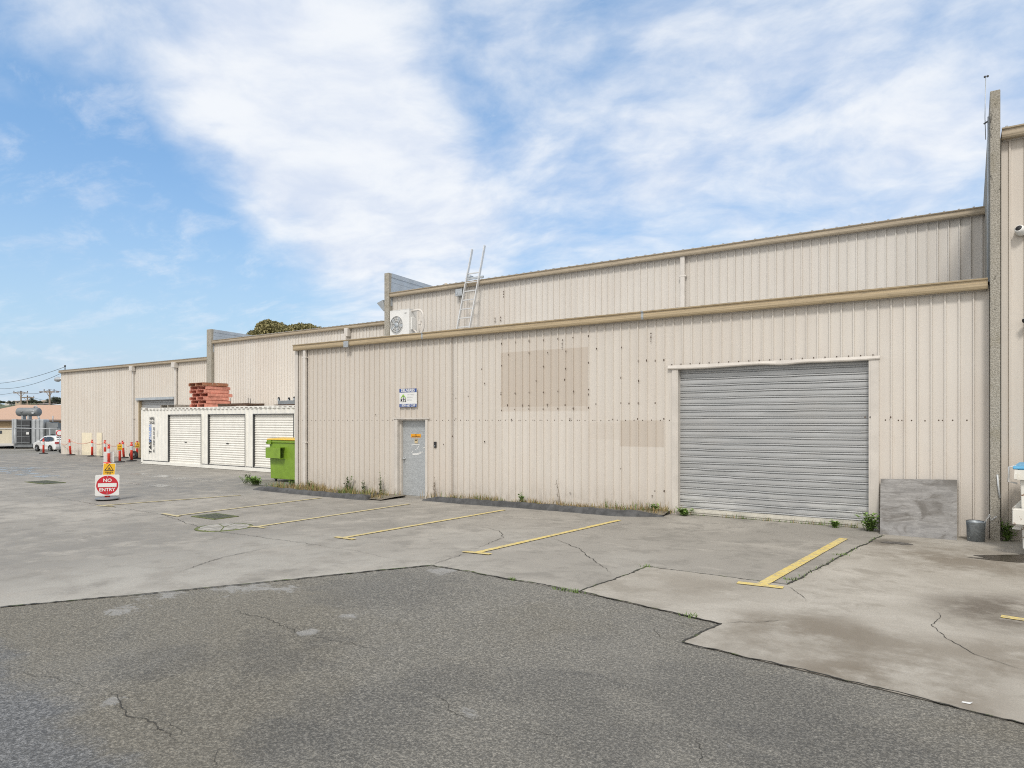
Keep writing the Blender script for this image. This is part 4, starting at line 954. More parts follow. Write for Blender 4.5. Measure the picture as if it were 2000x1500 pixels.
mb.box(0, w2, 0, .08, .06, .14); mb.box(0, w2, .7, .78, .06, .14); mb.box(0, .08, .08, .7, .06, .13); mb.box(w2-.08, w2, .08, .7, .06, .13); mb.box(.02, .1, .0, .78, 0, .058); mb.box(w2-.1, w2-.02, .0, .78, 0, .058); mb.build('base_frame', M['rusty_steel'], t_)
for xx, yy in ((w1, .04), (WX(458, 16.6)-t_.location.x, .74), (w2-.03, .04)):
    mb = MB(); mb.tube([(xx, yy, .14), (xx, yy, .36)], .012, 6); mb.build('rod', M['dark_steel'], t_)
ux = WX(541, 16.7); uw = WX(573.5, 16.7)-ux
t_ = thing('dolly', 'grey dolly turned upside down with its castors up on the container', 'dolly', (ux, 16.7, ZR+.004))
mb = MB(); mb.box(-.2, uw, 0, .6, .03, .06); mb.box(0, uw, 0.03, .10, .061, .21, 1); mb.box(0, uw, .5, .57, .061, .21, 1); mb.box(0, .06, .101, .5, .061, .21, 1); mb.box(uw-.06, uw, .101, .5, .061, .21, 1); mb.box(.1, .2, .05, .5, 0, .029); mb.box(uw-.2, uw-.1, .05, .5, 0, .029); bev(mb.build('deck', [M['rusty_steel'], M['trans_grey']], t_), .008)
for xx in (.0, uw-.06):
    for yy in (.06, .54):
        mb = MB(); mb.box(xx-.01, xx+.07, yy-.035, yy-.026, .21, .29); mb.box(xx-.01, xx+.07, yy+.026, yy+.035, .21, .29); mb.lathe([(.03, -.018), (.055, -.014), (.055, .014), (.03, .018)], 16, 1, (xx+.03, yy, .30), 'Y'); mb.build('castor', [M['lamp_grey'], M['black_rubber']], t_)
# ------------------------------------------------------------------ waste bins
def front_bin(name, label, loc, rz, w_, d_, h_, body, lid, sl0, sl1, slz, sh_=.2):
    t_ = thing(name, label, 'waste bin', loc, rz, 'waste bins')
    mb = MB(); zb_ = .10
    i_ = mb.add([(.03, .03, zb_), (w_-.03, .03, zb_), (w_-.03, d_-.03, zb_), (.03, d_-.03, zb_), (0, 0, h_), (w_, 0, h_), (w_, d_, h_), (0, d_, h_)])
    for q in ((0,3,2,1),(4,5,6,7),(0,1,5,4),(1,2,6,5),(2,3,7,6),(3,0,4,7)): mb.face([i_+k for k in q])
    mb.box(-.03, w_+.03, -.035, -.002, h_-.08, h_); mb.box(-.03, w_+.03, d_+.002, d_+.035, h_-.08, h_); mb.box(-.035, -.002, -.03, d_+.03, h_-.08, h_); mb.box(w_+.002, w_+.035, -.03, d_+.03, h_-.08, h_)
    bev(mb.build('body', body, t_), .015, 3)
    for y0 in (-.17, d_+.002):
        mb = MB(); th = .012; y1 = y0+.165
        mb.box(sl0, sl1, y0, y0+th, slz, slz+sh_); mb.box(sl0, sl1, y0+th, y1, slz, slz+th); mb.box(sl0, sl1, y0+th, y1, slz+sh_-th, slz+sh_); mb.box(sl1-.0, sl1+.02, y0-.015, y0+.0, slz-.03, slz+sh_+.03); mb.box(sl1, sl1+.02, y0, y1, slz-.03, slz-.002); mb.box(sl1, sl1+.02, y0, y1, slz+sh_+.002, slz+sh_+.03)
        bev(mb.build('fork_pocket', body, t_), .006)
    mb = MB(); prof = [(-.06, h_+.005), (-.06, h_+.035), (-.02, h_+.05), (d_*.5, h_+.075), (d_+.02, h_+.05), (d_+.06, h_+.035), (d_+.06, h_+.005)]
    mb.prism(prof, lambda p: (-.07, p[0], p[1]), lambda p: (w_+.06, p[0], p[1])); bev(mb.build('lid', lid, t_), .012, 3)
    mb = MB(); mb.box(-.05, .16, -.06, -.036, h_-.13, h_+.0); mb.box(-.05, -.02, -.1, -.061, h_-.12, h_-.05); mb.build('lid_bracket', body, t_)
    for xx in (.12, w_-.2):
        for yy in (.1, d_-.18):
            mb = MB(); mb.box(xx, xx+.08, yy, yy+.08, .075, .10); mb.lathe([(.03, -.02), (.045, -.015), (.045, .015), (.03, .02)], 14, 1, (xx+.04, yy+.04, .045), 'Y'); mb.build('castor', [M['dark_steel'], M['black_rubber']], t_)
    return t_
gx = WX(526, 13.95)
gb = front_bin('waste_bin', 'green steel waste bin with yellow lid beside the annex corner', (gx, 13.95, gz(gx)), 0, 1.85, 1.15, 1.36, M['green'], M['yellow_lid'], WX(518.5, 13.78)-gx, WX(547, 13.78)-gx, .78, .34)
g = G(1991.5, 1087)
wb = front_bin('waste_bin', 'white rusty waste bin with blue lid cut off by the right edge', (g.x, g.y, gz(g.x)), R(-9), 1.85, 1.1, 1.17, M['bin_white'], M['blue_lid'], -.06, .9, .45, .2)
mb = MB(); mb.tube([(-.03, .05, .98), (-.13, .05, 1.0), (-.12, .05, 1.20), (-.04, .05, 1.22)], .012, 8); mb.build('grab_handle', M['alu'], wb)
mb = MB(); mb.box(-.10, -.005, .16, .55, .60, .63); mb.box(-.10, -.005, .16, .55, .34, .36); mb.poly([(-.10, .16, .632), (-.10, .55, .632), (-.004, .55, .75), (-.004, .16, .75)]); mb.poly([(-.10, .16, .632), (-.004, .16, .75), (-.004, .16, .632)]); mb.build('side_pocket', [M['bin_white']], wb)
# ------------------------------------------------------------------ kerb mounds, weedy gravel
def mound(px_list, label, wdt, h, end_in):
    pts = [G(*p) for p in px_list]; mb = MB(); prev = None; rnd = random.Random(len(px_list)); fine = []
    for a, b in zip(pts, pts[1:]):
        n = max(2, int((b-a).length/.15))
        for k in range(n): fine.append(a.lerp(b, k/n))
    fine.append(pts[-1]); N = len(fine)
    for k, p in enumerate(fine):
        d_ = (fine[min(k+1, N-1)]-fine[max(0, k-1)]); d_.z = 0; d_.normalize(); nn = Vector((-d_.y, d_.x, 0))
        e = min(1, .25+k*.3, .12+(N-1-k)*.22); hh = h*e*rnd.uniform(.88, 1.08); z = gz(p.x); jo = rnd.uniform(-.015, .015)
        i_ = mb.add([(p.x+nn.x*q, p.y+nn.y*q, z+hz) for q, hz in ((jo, -.02), (.03+jo, hh*.55), (wdt*.28, hh*.95), (wdt*.55, hh), (wdt*.85, hh*.8), (wdt, -.02))])
        if prev is not None:
            for j in range(5): mb.face((prev+j, i_+j, i_+j+1, prev+j+1), 0, True)
        else: mb.face([i_+j for j in range(6)][::-1])
        prev = i_
    mb.face([prev+j for j in range(6)])
    o = mb.build('kerb_mound', M['kerb'], org=tuple(pts[0])); return tag(o, label, 'kerb', 'bitumen kerbs along the annex wall')
mound([(492, 957), (600, 968), (715, 978), (738, 973), (766, 966)], 'black bitumen kerb left of the steel door with dry grass behind', .26, .125, 0)
mound([(822, 978), (900, 985), (1000, 992), (1100, 1000), (1200, 1009), (1296, 1011)], 'longer black bitumen kerb between the steel door and roller door', .28, .12, 0)
def vstrip(name, x0, x1, yf, yb, dz, mat):
    mb = MB(); prev = None; n = int((x1-x0)/.25); rnd = random.Random(4)
    for k in range(n+1):
        x = x0+(x1-x0)*k/n; i_ = mb.add([(x, yf(x), gz(x)+dz*.5), (x, (yf(x)+yb)/2, gz(x)+dz*rnd.uniform(.8, 1.3)), (x, yb, gz(x)+dz)])
        if prev is not None: mb.face((prev, i_, i_+1, prev+1), 0, True); mb.face((prev+1, i_+1, i_+2, prev+2), 0, True)
        prev = i_
    return tag(mb.build(name, mat), kind='structure')
kA, kB = G(510, 958), G(715, 978); kC, kD = G(840, 980), G(1290, 1011)
def yl_(a, b): return lambda x: a.y+(b.y-a.y)*(x-a.x)/(b.x-a.x)+.16
vstrip('gravel_strip', kA.x-.1, kB.x+.35, yl_(kA, kB), YA+.05, .06, M['gravel'])
vstrip('gravel_strip', kC.x+.1, kD.x, yl_(kC, kD), YA+.05, .06, M['gravel'])
# dry grass
def blade(mb, x, y, z, h, lean, an, w_, m=0):
    dx, dy = math.cos(an), math.sin(an); px_, py_ = -dy*w_/2, dx*w_/2
    q = lean*h
    i_ = mb.add([(x-px_, y-py_, z), (x+px_, y+py_, z), (x+dx*q*.4+px_*.7, y+dy*q*.4+py_*.7, z+h*.55), (x+dx*q*.4-px_*.7, y+dy*q*.4-py_*.7, z+h*.55), (x+dx*q, y+dy*q, z+h)])
    mb.face((i_, i_+1, i_+2, i_+3), m); mb.face((i_+3, i_+2, i_+4), m)
mb = MB(); rnd = random.Random(12)
def grassrun(x0, x1, yf, n, h0, h1, pg):
    for _ in range(n):
        x = rnd.uniform(x0, x1); y = rnd.uniform(yf(x), YA-.02)
        cl = mnoise.noise(Vector((x*1.7, y*2, 3))) ; 
        if cl < -.12 and rnd.random() < .8: continue
        g_ = mnoise.noise(Vector((x*1.1, y, 9)))
        blade(mb, x, y, gz(x)+.05, rnd.uniform(h0, h1)*(1+max(0, cl)), rnd.uniform(.1, .9), rnd.uniform(0, 6.28), rnd.uniform(.008, .016), 1 if rnd.random() < pg+g_*.5 else 0)
grassrun(kA.x-.2, kB.x+.25, yl_(kA, kB), 2000, .06, .20, .34)
grassrun(kC.x+.3, kD.x, yl_(kC, kD), 1200, .035, .12, .25)
for px_, n in ((850, 40), (890, 60), (925, 90), (960, 30), (1085, 30), (1190, 60), (1255, 70), (1285, 70)):
    c = P(px_, 980, YA-.15)
    for _ in range(n): blade(mb, c.x+rnd.gauss(0, .18), c.y+rnd.gauss(0, .06), gz(c.x)+.04, rnd.uniform(.08, .24), rnd.uniform(.1, .6), rnd.uniform(0, 6.28), .011, 1 if rnd.random() < .2 else 0)
for px_, n in ((1345, 14), (1420, 10), (1450, 18), (1500, 14), (1560, 12), (1600, 20), (1660, 24)):
    c = P(px_, 980, YA+.05)
    for _ in range(n): blade(mb, c.x+rnd.gauss(0, .10), c.y-.02+rnd.gauss(0, .02), gz(c.x), rnd.uniform(.04, .12), rnd.uniform(.2, .9), rnd.uniform(0, 6.28), .009, 1 if rnd.random() < .5 else 0)
for _ in range(160): 
    x = rnd.uniform(RD0, RD1); blade(mb, x, YA+.045+rnd.gauss(0, .012), gz(x), rnd.uniform(.015, .05), .8, rnd.uniform(0, 6.28), .010, 1)
for _ in range(200):
    q = rnd.random(); c = Vector(inner[1]).lerp(Vector(inner[2]), q); blade(mb, c.x+rnd.gauss(0, .02), c.y+rnd.gauss(0, .015), gz(c.x), rnd.uniform(.01, .035), .9, rnd.uniform(0, 6.28), .01, 1)
for px_, py_ in ((1095, 1152), (1002, 1133), (1120, 1157), (1350, 1205), (1265, 1108), (1545, 1133), (1640, 1085)):
    c = G(px_, py_)
    for _ in range(26): blade(mb, c.x+rnd.gauss(0, .05), c.y+rnd.gauss(0, .02), c.z, rnd.uniform(.015, .05), .9, rnd.uniform(0, 6.28), .010, 1)
tag(mb.build('grass', [M['straw'], M['grass_green']]), kind='stuff')
# single weeds
def leafq(mb, p, d_, L, w_, m):
    d_ = Vector(d_).normalized(); s_ = d_.cross(Vector((0, 0, 1)))
    if s_.length < .1: s_ = Vector((1, 0, 0))
    s_.normalize(); u = s_.cross(d_); p = Vector(p)
    i_ = mb.add([p, p+d_*L*.5+s_*w_/2+u*.004, p+d_*L, p+d_*L*.5-s_*w_/2+u*.004]); mb.face((i_, i_+1, i_+2, i_+3), m)
def weed(label, px_, Y, kind, h, sp_, seed, n=6, leaf_=None):
    x = WX(px_, Y); rnd = random.Random(seed); t_ = thing('weed', label, 'weed', (x, Y, gz(x)+(.03 if Y > 12.3 and Y < 12.83 and px_ < 1310 else 0)), 0, 'weeds along the walls')
    st = MB(); lf = MB()
    for k in range(n):
        an = rnd.uniform(0, 6.28); le = rnd.uniform(0, 1)*sp_; hh = h*rnd.uniform(.55, 1.0) if k else h
        b0 = Vector((rnd.gauss(0, sp_*.15), rnd.gauss(0, sp_*.08), 0)); tip = b0+Vector((math.cos(an)*le, -abs(math.sin(an))*le*.5, hh)); mid = b0.lerp(tip, .5)+Vector((rnd.gauss(0, .02), 0, hh*.06))
        st.tube([b0, mid, tip], .005, 5, 0, True, .002)
        if kind == 'dry':
            for j in range(7):
                q = rnd.uniform(.55, 1.0); p_ = b0.lerp(tip, q); leafq(lf, p_, (rnd.uniform(-1, 1), rnd.uniform(-.6, .2), rnd.uniform(.2, 1.4)), rnd.uniform(.03, .07), .012, 0)
        else:
            for j in range(rnd.randint(12, 18)):
                q = rnd.uniform(.12, 1.0); p_ = b0.lerp(mid, q*2) if q < .5 else mid.lerp(tip, q*2-1); a2 = rnd.uniform(0, 6.28)
                leafq(lf, p_, (math.cos(a2), math.sin(a2), rnd.uniform(-.2, .9)), rnd.uniform(.05, .10), rnd.uniform(.025, .05), 0)
    st.build('stem', M['stalk'] if kind == 'dry' else M['leaf_dark'], t_)
    lf.build('foliage', leaf_ or (M['stalk'] if kind == 'dry' else M['leaf']), t_)
YW = 12.72
weed('bright green leafy weed spreading at the left end of the kerb', 500, 12.75, 'leaf', .27, .55, 1, 48)
weed('dark wiry weed at the far left, beside the green weed', 481, 12.9, 'leaf', .34, .25, 2, 7, M['leaf_dark'])
weed('dark upright weed left of the steel door, nearest the door', 744, 12.66, 'leaf', .62, .08, 3, 4, M['leaf_dark'])
weed('bushy grey green weed in the dry grass under the annex wall', 680, 12.7, 'leaf', .42, .2, 4, 8, M['leaf_dark'])
weed('small dark weed between the bushy weed and the upright weed', 712, 12.7, 'leaf', .34, .10, 5, 4, M['leaf_dark'])
weed('leafy weed growing beside the foot of the corner downpipe', 606, 12.62, 'leaf', .25, .18, 6, 8, M['leaf_dark'])
weed('low green weed in front of the green bin', 572, 12.9, 'leaf', .27, .2, 7, 8)
weed('dry brown stalk standing right of the steel door', 849, 12.7, 'dry', .52, .10, 8, 4)
weed('dark green weed against the wall, right of the long kerb start', 1018, 12.68, 'leaf', .28, .08, 9, 5)
weed('thin curved dry stalk against the wall left of the roller door', 1096, 12.76, 'dry', .55, .22, 10, 2)
weed('green weed at the end of the long kerb', 1280, 12.66, 'leaf', .16, .13, 11, 9)
weed('green weed at the left foot of the roller door', 1338, 12.72, 'leaf', .14, .20, 12, 14)
weed('small green weed under the roller door, right of its middle', 1631, 12.72, 'leaf', .12, .10, 13, 9)
weed('largest green weed between the roller door and the plywood board', 1699, 12.62, 'leaf', .30, .20, 14, 22)
weed('tangled grassy weed behind the tallest concrete wall foot', 1967, 12.70, 'leaf', .33, .15, 15, 12)
# ------------------------------------------------------------------ grates
def grate(label, px_, py_, w_, d_, nb, rz):
    c = G(px_, py_); t_ = thing('drain_grate', label, 'drain', (c.x, c.y, c.z+.012), rz, 'drain grates in the yard')
    mb = MB(); mb.box(-w_/2, w_/2, -d_/2, d_/2, -.003, .001); mb.build('pit', M['dark'], t_)
    mb = MB(); e = .05
    mb.box(-w_/2-e, w_/2+e, -d_/2-e, -d_/2, -.004, .006); mb.box(-w_/2-e, w_/2+e, d_/2, d_/2+e, -.004, .006); mb.box(-w_/2-e, -w_/2, -d_/2, d_/2, -.004, .006); mb.box(w_/2, w_/2+e, -d_/2, d_/2, -.004, .006); mb.build('rim', M['moss'], t_)
    mb = MB()
    for k in range(nb): x = -w_/2+w_*(k+.5)/nb; mb.box(x-w_/nb*.28, x+w_/nb*.28, -d_/2, d_/2, .0, .008)
    mb.build('bars', M['grate_bar'], t_)
grate('mossy steel drain grate between two yellow bay lines', 420, 1009.5, .72, .46, 11, R(0))
grate('far steel drain grate left of the no entry sign', 88, 942.5, 1.3, .55, 14, R(0))
c = G(438, 1031); t_ = thing('access_cover', 'cracked round concrete access cover ringed with moss', 'access cover', (c.x, c.y, c.z+.010))
mb = MB(); rnd = random.Random(6); mb.lathe([(.50, -.004), (.50, .003), (.42, .006)], 30); mb.build('moss_ring', M['moss'], t_)
mb = MB(); n = 9
for k in range(n):
    a0, a1 = 2*math.pi*k/n+.03, 2*math.pi*(k+1)/n-.03; r_ = .45*rnd.uniform(.86, 1.02); ri = rnd.uniform(.0, .06); am = (a0+a1)/2
    mb.prism([(ri*math.cos(am), ri*math.sin(am)), (r_*math.cos(a0), r_*math.sin(a0)), (r_*1.04*math.cos(am), r_*1.04*math.sin(am)), (r_*math.cos(a1), r_*math.sin(a1))], lambda p: (p[0], p[1], .002), lambda p: (p[0], p[1], .011))
mb.build('lid', M['cover'], t_)
# ------------------------------------------------------------------ plywood, bucket, chain
b0, b1 = G(1718.5, 1046.5), G(1869, 1054); t0, t1 = P(1720, 935, 12.74), P(1869, 937, 12.74)
b0 = P(1718.5, 1046.5, 12.33); b1 = P(1869, 1055, 12.33)
org = ((b0+b1)/2)
mb = MB(); nrm = ((b1-b0).cross(t0-b0)).normalized()*.032
cs = [b0, b1, t1, t0]; i_ = mb.add(cs); j_ = mb.add([c_+(-nrm if nrm.y < 0 else nrm) for c_ in cs])
mb.face((i_, i_+1, i_+2, i_+3)); mb.face((j_+3, j_+2, j_+1, j_))
for k in range(4): mb.face((i_+k, j_+k, j_+(k+1)%4, i_+(k+1)%4))
tag(mb.build('plywood_board', M['ply'], org=org), 'weathered grey plywood board leaning on the wall right of the roller door', 'board')
mb = MB(); mb.box(b0.x+.02, b1.x-.05, 12.36, 12.44, gz(0)+.004, b0.z-.004 if b0.z-.004 > gz(0)+.02 else gz(0)+.05); tag(mb.build('timber_batten', M['pallet_grey'], org=(org.x, 12.4, gz(0))), 'dark timber batten lying under the plywood board', 'batten')
c = G(1906, 1056); c = Vector((P(1906, 1050, 12.45).x, 12.45, gz(-.1)))
t_ = thing('bucket', 'dented grey metal bucket beside the tallest concrete wall', 'bucket', c)
mb = MB(); mb.lathe([(.001, .012), (.105, .012), (.12, .30), (.127, .305), (.127, .295), (.121, .285), (.116, .0), (.001, .0)][::1], 28, 0, (0, 0, 0), 'Z', False); mb.build('pail', M['zinc_bucket'], t_)
mb = MB(); mb.tube([(.121*math.cos(k*math.pi/12+.2), .121*math.sin(k*math.pi/12+.2)*.35, .30-.07*math.sin(k*math.pi/12)*0+.02*math.sin(k*math.pi/12)) for k in range(13)], .005, 6); mb.build('bail', M['dark_steel'], t_)
mb = MB(); mb.box(-.125, -.115, -.02, .02, .24, .30); mb.box(.115, .125, -.02, .02, .24, .30); mb.build('lug', M['zinc_bucket'], t_)
p0 = Vector((c.x+.11, c.y, c.z+.29)); p1 = Vector((c.x+.17, c.y-.02, c.z+.42)); p2 = P(1936, 1016, 12.56); p3 = P(1946, 1009, 12.555)
mb = MB(); path = [p0, p0.lerp(p1, .5), p1, p1.lerp(p2, .35)+Vector((0, 0, -.01)), p1.lerp(p2, .7)+Vector((0, 0, -.012)), p2, p3]; k = 0
for a, b in zip(path, path[1:]):
    n = max(1, int((b-a).length/.028))
    for j in range(n):
        q0, q1 = a.lerp(b, j/n), a.lerp(b, (j+1)/n); dd = (q1-q0).normalized(); s_ = dd.orthogonal().normalized() if k % 2 else dd.cross(dd.orthogonal()).normalized(); k += 1
        m_ = (q0+q1)/2; mb.tube([m_+dd*.017*math.cos(th)+s_*.010*math.sin(th) for th in [2*math.pi*q/10 for q in range(11)]], .0042, 5, 0, False)
tag(mb.build('chain', M['alu'], org=p0), 'silver chain running from the bucket to the concrete wall', 'chain')
a, b = P(1948, 927, 12.56), P(1953, 972, 12.56); mb = MB(); mb.tube([a, a.lerp(b, .5)+Vector((-.004, -.006, 0)), b], .012, 8); tag(mb.build('plastic_strip', M['sign_grey'], org=b), 'short pale plastic strip hanging on the face of the tall concrete wall', 'strip')
mb = MB(); c = G(1884, 1375); mb.poly([(c.x-.018, c.y-.012, c.z+.011), (c.x+.03, c.y-.016, c.z+.012), (c.x+.026, c.y+.015, c.z+.013), (c.x-.012, c.y+.010, c.z+.012)]); mb.poly([(c.x+.026, c.y+.015, c.z+.0131), (c.x+.03, c.y-.016, c.z+.0121), (c.x+.045, c.y-.003, c.z+.026)]); tag(mb.build('litter', M['sign_white'], org=c), 'tiny white scrap of litter on the concrete at lower right', 'litter')
# ------------------------------------------------------------------ bollards and signs
BH = .95
def make_bollard(label, loc, sign=None, white=False, rz=0.0):
    t_ = thing('bollard', label, 'bollard', loc, rz, 'red bollards across the yard')
    mb = MB(); mb.lathe([(.001, 0), (.235, 0), (.235, .035), (.20, .05), (.09, .055), (.085, .075), (.001, .075)], 8); mb.build('base', M['black_rubber'], t_)
    mb = MB(); mb.lathe([(.058, .07), (.055, .56), (.055, .76), (.055, .80), (.05, .87), (.03, .88), (.028, .91), (.055, .915), (.055, .945), (.03, .95), (.001, .95)], 14); mb.build('post', M['red_plastic'], t_)
    mb = MB(); mb.lathe([(.0575, .56), (.0575, .76)], 14, 0, (0,0,0), 'Z', False); mb.build('reflective_band', M['reflect'], t_)
    return t_
def facecam(c): return math.atan2(-c.y, -c.x)+math.pi/2   # local -Y turned to the camera's place in the yard
def signboard(t_, w_, h_, z0, rows, base, y=-.075, tilt=0.0):
    mb = MB(); mb.M = Matrix.Translation((0, y, z0+h_/2)) @ Matrix.Rotation(tilt, 4, 'Y')
    return mb
bs = [((85, 884), 'red and white bollard in front of the white car', 38.5), ((138, 885.5), 'leaning red and white bollard at the far hall corner', 0), ((180, 888), 'red and white bollard in front of the cream wall patches', 0), ((205, 889), 'red and white bollard just left of the board bollard', 0),
      ((242, 893), 'red and white bollard behind the two yellow sign bollards', 0), ((257, 901), 'red and white bollard nearest the left end of the container, without a sign', 0)]
first = None; tops = {}
def Gw(px_, py_):
    c = G(px_, py_)
    if c.y > 18.45: c = Vector((c.x*18.45/c.y, 18.45, 0)); c.z = gz(c.x)
    return c
for k, ((px_, py_), lab, _) in enumerate(bs):
    c = Gw(px_, py_)
    if first is None: first = make_bollard(lab, c); o = first
    else: o = copy_tree(first, c, label=lab)
    o.rotation_euler = (R(3) if k == 1 else R(1.2*(k % 2)), R(-4) if k in (1, 4) else 0, facecam(c)); tops[px_] = c+Vector((0, 0, .86))
for (px_, py_), lab in (((234, 903), 'red bollard with yellow sign, second nearest the container'), ((268, 895), 'red bollard with yellow sign half hidden beside the container end')):
    c = Gw(px_, py_); o = copy_tree(first, c, label=lab); o.rotation_euler = (0, 0, facecam(c)); tops[px_] = c+Vector((0, 0, .86))
    mb = MB(); mb.box(-.105, .105, -.085, -.072, .60, .87); mb.tube([(.05*math.cos(q), -.088, .755+.035*math.sin(q)) for q in [math.pi*j/8 for j in range(9)]], .011, 6, 1)
    for zz_ in (.66, .635): mb.box(-.07, .07, -.088, -.0851, zz_-.007, zz_+.007, 1)
    mb.build('warning_sign', [M['sign_yellow'], M['black_print']], o)
c = T(212.5, 910, 30.0); c.z = gz(c.x)
o = copy_tree(first, c, label='red bollard carrying a blank white board behind the no entry sign'); o.rotation_euler = (0, 0, facecam(c)); tops[212] = c+Vector((0, 0, .86))
mb = MB(); mb.box(-.20, .20, .066, .078, .14, .62); bev(mb.build('white_board', M['sign_white'], o), .02)
c = G(209.5, 977)
o = copy_tree(first, c, label='front red bollard carrying the NO ENTRY and yellow forklift signs'); o.rotation_euler = (0, 0, facecam(c))
mb = MB(); mb.lathe([(.25, .036), (.27, .036), (.27, .055), (.24, .07), (.09, .085), (.001, .085)], 20); mb.build('upper_base', M['trans_grey'], o)
mb = MB(); mb.lathe([(.055, .885), (.085, .925), (.085, .95), (.06, .955), (.001, .955)], 14); mb.build('flared_cap', M['red_plastic'], o)
mb = MB(); mb.box(-.058, .058, -.066, -.062, .56, .60); mb.build('sign_clip', M['lamp_grey'], o)
w_, z0_ = .52, .125; zc_ = z0_+.26; y_ = -.085
mb = MB(); mb.M = Matrix.Translation((-.0, 0, zc_)) @ Matrix.Rotation(R(1.2), 4, 'Y') @ Matrix.Translation((0, 0, -zc_))
n = 6; cr = .03; pts = []
for cx_, cz2, a0 in ((w_/2-cr, zc_+.26-cr, 0), (-w_/2+cr, zc_+.26-cr, 90), (-w_/2+cr, zc_-.26+cr, 180), (w_/2-cr, zc_-.26+cr, 270)):
    for k in range(n+1): an = R(a0+90*k/n); pts.append((cx_+cr*math.cos(an), cz2+cr*math.sin(an)))
mb.prism(pts, lambda p: (p[0], y_, p[1]), lambda p: (p[0], y_+.012, p[1]))
mb.poly([(.236*math.cos(2*math.pi*k/48), y_-.003, zc_+.236*math.sin(2*math.pi*k/48)) for k in range(48)], 1)
mb.poly([(-.2, y_-.006, zc_-.045), (.2, y_-.006, zc_-.045), (.2, y_-.006, zc_+.05), (-.2, y_-.006, zc_+.05)], 0)
mb.text('NO', (0, y_-.006, zc_+.117), (1,0,0), (0,0,1), .118, 0, bold=.003); mb.text('ENTRY', (0, y_-.006, zc_-.115), (1,0,0), (0,0,1), .112, 0, bold=.003)
for zz_ in (zc_+.205, zc_-.2): mb.lathe([(.012, 0), (.012, -.004), (.001, -.005)], 8, 2, (0, y_-.003, zz_), 'Y')
mb.build('no_entry_sign', [M['sign_white'], M['sign_red'], M['lamp_grey']], o)
mb = MB(); zc_ = .78; mb.M = Matrix.Translation((.04, 0, zc_)) @ Matrix.Rotation(R(3), 4, 'Y') @ Matrix.Translation((0, 0, -zc_)); y_ = -.078
mb.box(-.135, .135, y_, y_+.008, zc_-.15, zc_+.15)
mb.box(-.125, .125, y_-.002, y_-.0005, zc_-.14, zc_+.14, 1)
for s_, sz, m_ in ((1.0, 0, 2), (.70, .0, 1)):
    mb.poly([(-.105*s_, y_-.003-.002*(m_ == 1), zc_+.033-.07*s_), (.105*s_, y_-.003-.002*(m_ == 1), zc_+.033-.07*s_), (0, y_-.003-.002*(m_ == 1), zc_+.033+.10*s_)], m_)
mb.poly([(-.035, y_-.007, zc_-.005), (.04, y_-.007, zc_-.005), (.04, y_-.007, zc_+.012), (.012, y_-.007, zc_+.015), (.006, y_-.007, zc_+.05), (-.012, y_-.007, zc_+.05), (-.016, y_-.007, zc_+.018), (-.035, y_-.007, zc_+.012)], 2)
mb.text('FORKLIFTS', (0, y_-.005, zc_-.075), (1,0,0), (0,0,1), .036, 2, bold=.0015); mb.text('IN USE', (0, y_-.005, zc_-.115), (1,0,0), (0,0,1), .03, 2, bold=.0015)
mb.build('warning_sign', [M['sign_white'], M['sign_yellow'], M['black_print']], o)
def sag(a, b, s_, n=12): return [a.lerp(b, k/n)-Vector((0, 0, 4*s_*(k/n)*(1-k/n))) for k in range(n+1)]
cor = P(119.5, 866, 18.9)
for a, b, lab in ((cor, tops[138], 'pink rope from the far hall corner to the leaning bollard'), (tops[138], tops[180], 'pink rope hanging in front of the wide cream wall patch'), (tops[180], tops[205], 'pink rope hanging in front of the narrow cream wall patch'), (tops[205], tops[234], 'pink rope behind the front signs'), (tops[242], tops[257], 'pink rope looping low between two bollards near the container'), (tops[257], tops[268], 'short pink rope beside the container end')):
    mb = MB(); mb.tube(sag(a, b, .16), .018, 5); tag(mb.build('barrier_rope', M['rope'], org=a), lab, 'rope', 'ropes between the bollards')
for (px_, py_, r_, lab) in ((118.6, 882, .11, 'small black coiled hose lying at the far hall corner'), (261, 889.5, .22, 'black rubber wheel leaning by the far roller door')):
    c = T(px_, py_, 43.5 if px_ < 130 else 35.5); c = Vector((c.x*18.6/c.y, 18.6, 0)) if c.y > 18.6 and px_ > 130 else c; c.z = gz(c.x)+r_
    mb = MB(); mb.lathe([(r_*.55, -.05), (r_*.9, -.07), (r_, -.03), (r_, .03), (r_*.9, .07), (r_*.55, .05), (r_*.5, 0), (r_*.55, -.05)], 18, 0, (0, 0, 0), 'Y', False); mb.lathe([(r_*.5, -.02), (.02, -.03), (.001, -.03)], 14, 1, (0, 0, 0), 'Y'); o2 = mb.build('hose_coil' if px_ < 130 else 'rubber_wheel', [M['black_rubber'], M['trans_grey']])
    o2.location = c; o2.rotation_euler = (0, 0, R(40)); tag(o2, lab, 'hose' if px_ < 130 else 'wheel')
# ------------------------------------------------------------------ far yard: car, transformer, roofs, poles, hill, tree
hd = Vector((-1.1317, .441, 0)).normalized(); left = Vector((-.828, -.5606, 0))
heading = (hd*.78 + left*.62).normalized()
fc = T(74, 879.5, 66.0); fc.z = gz(fc.x)
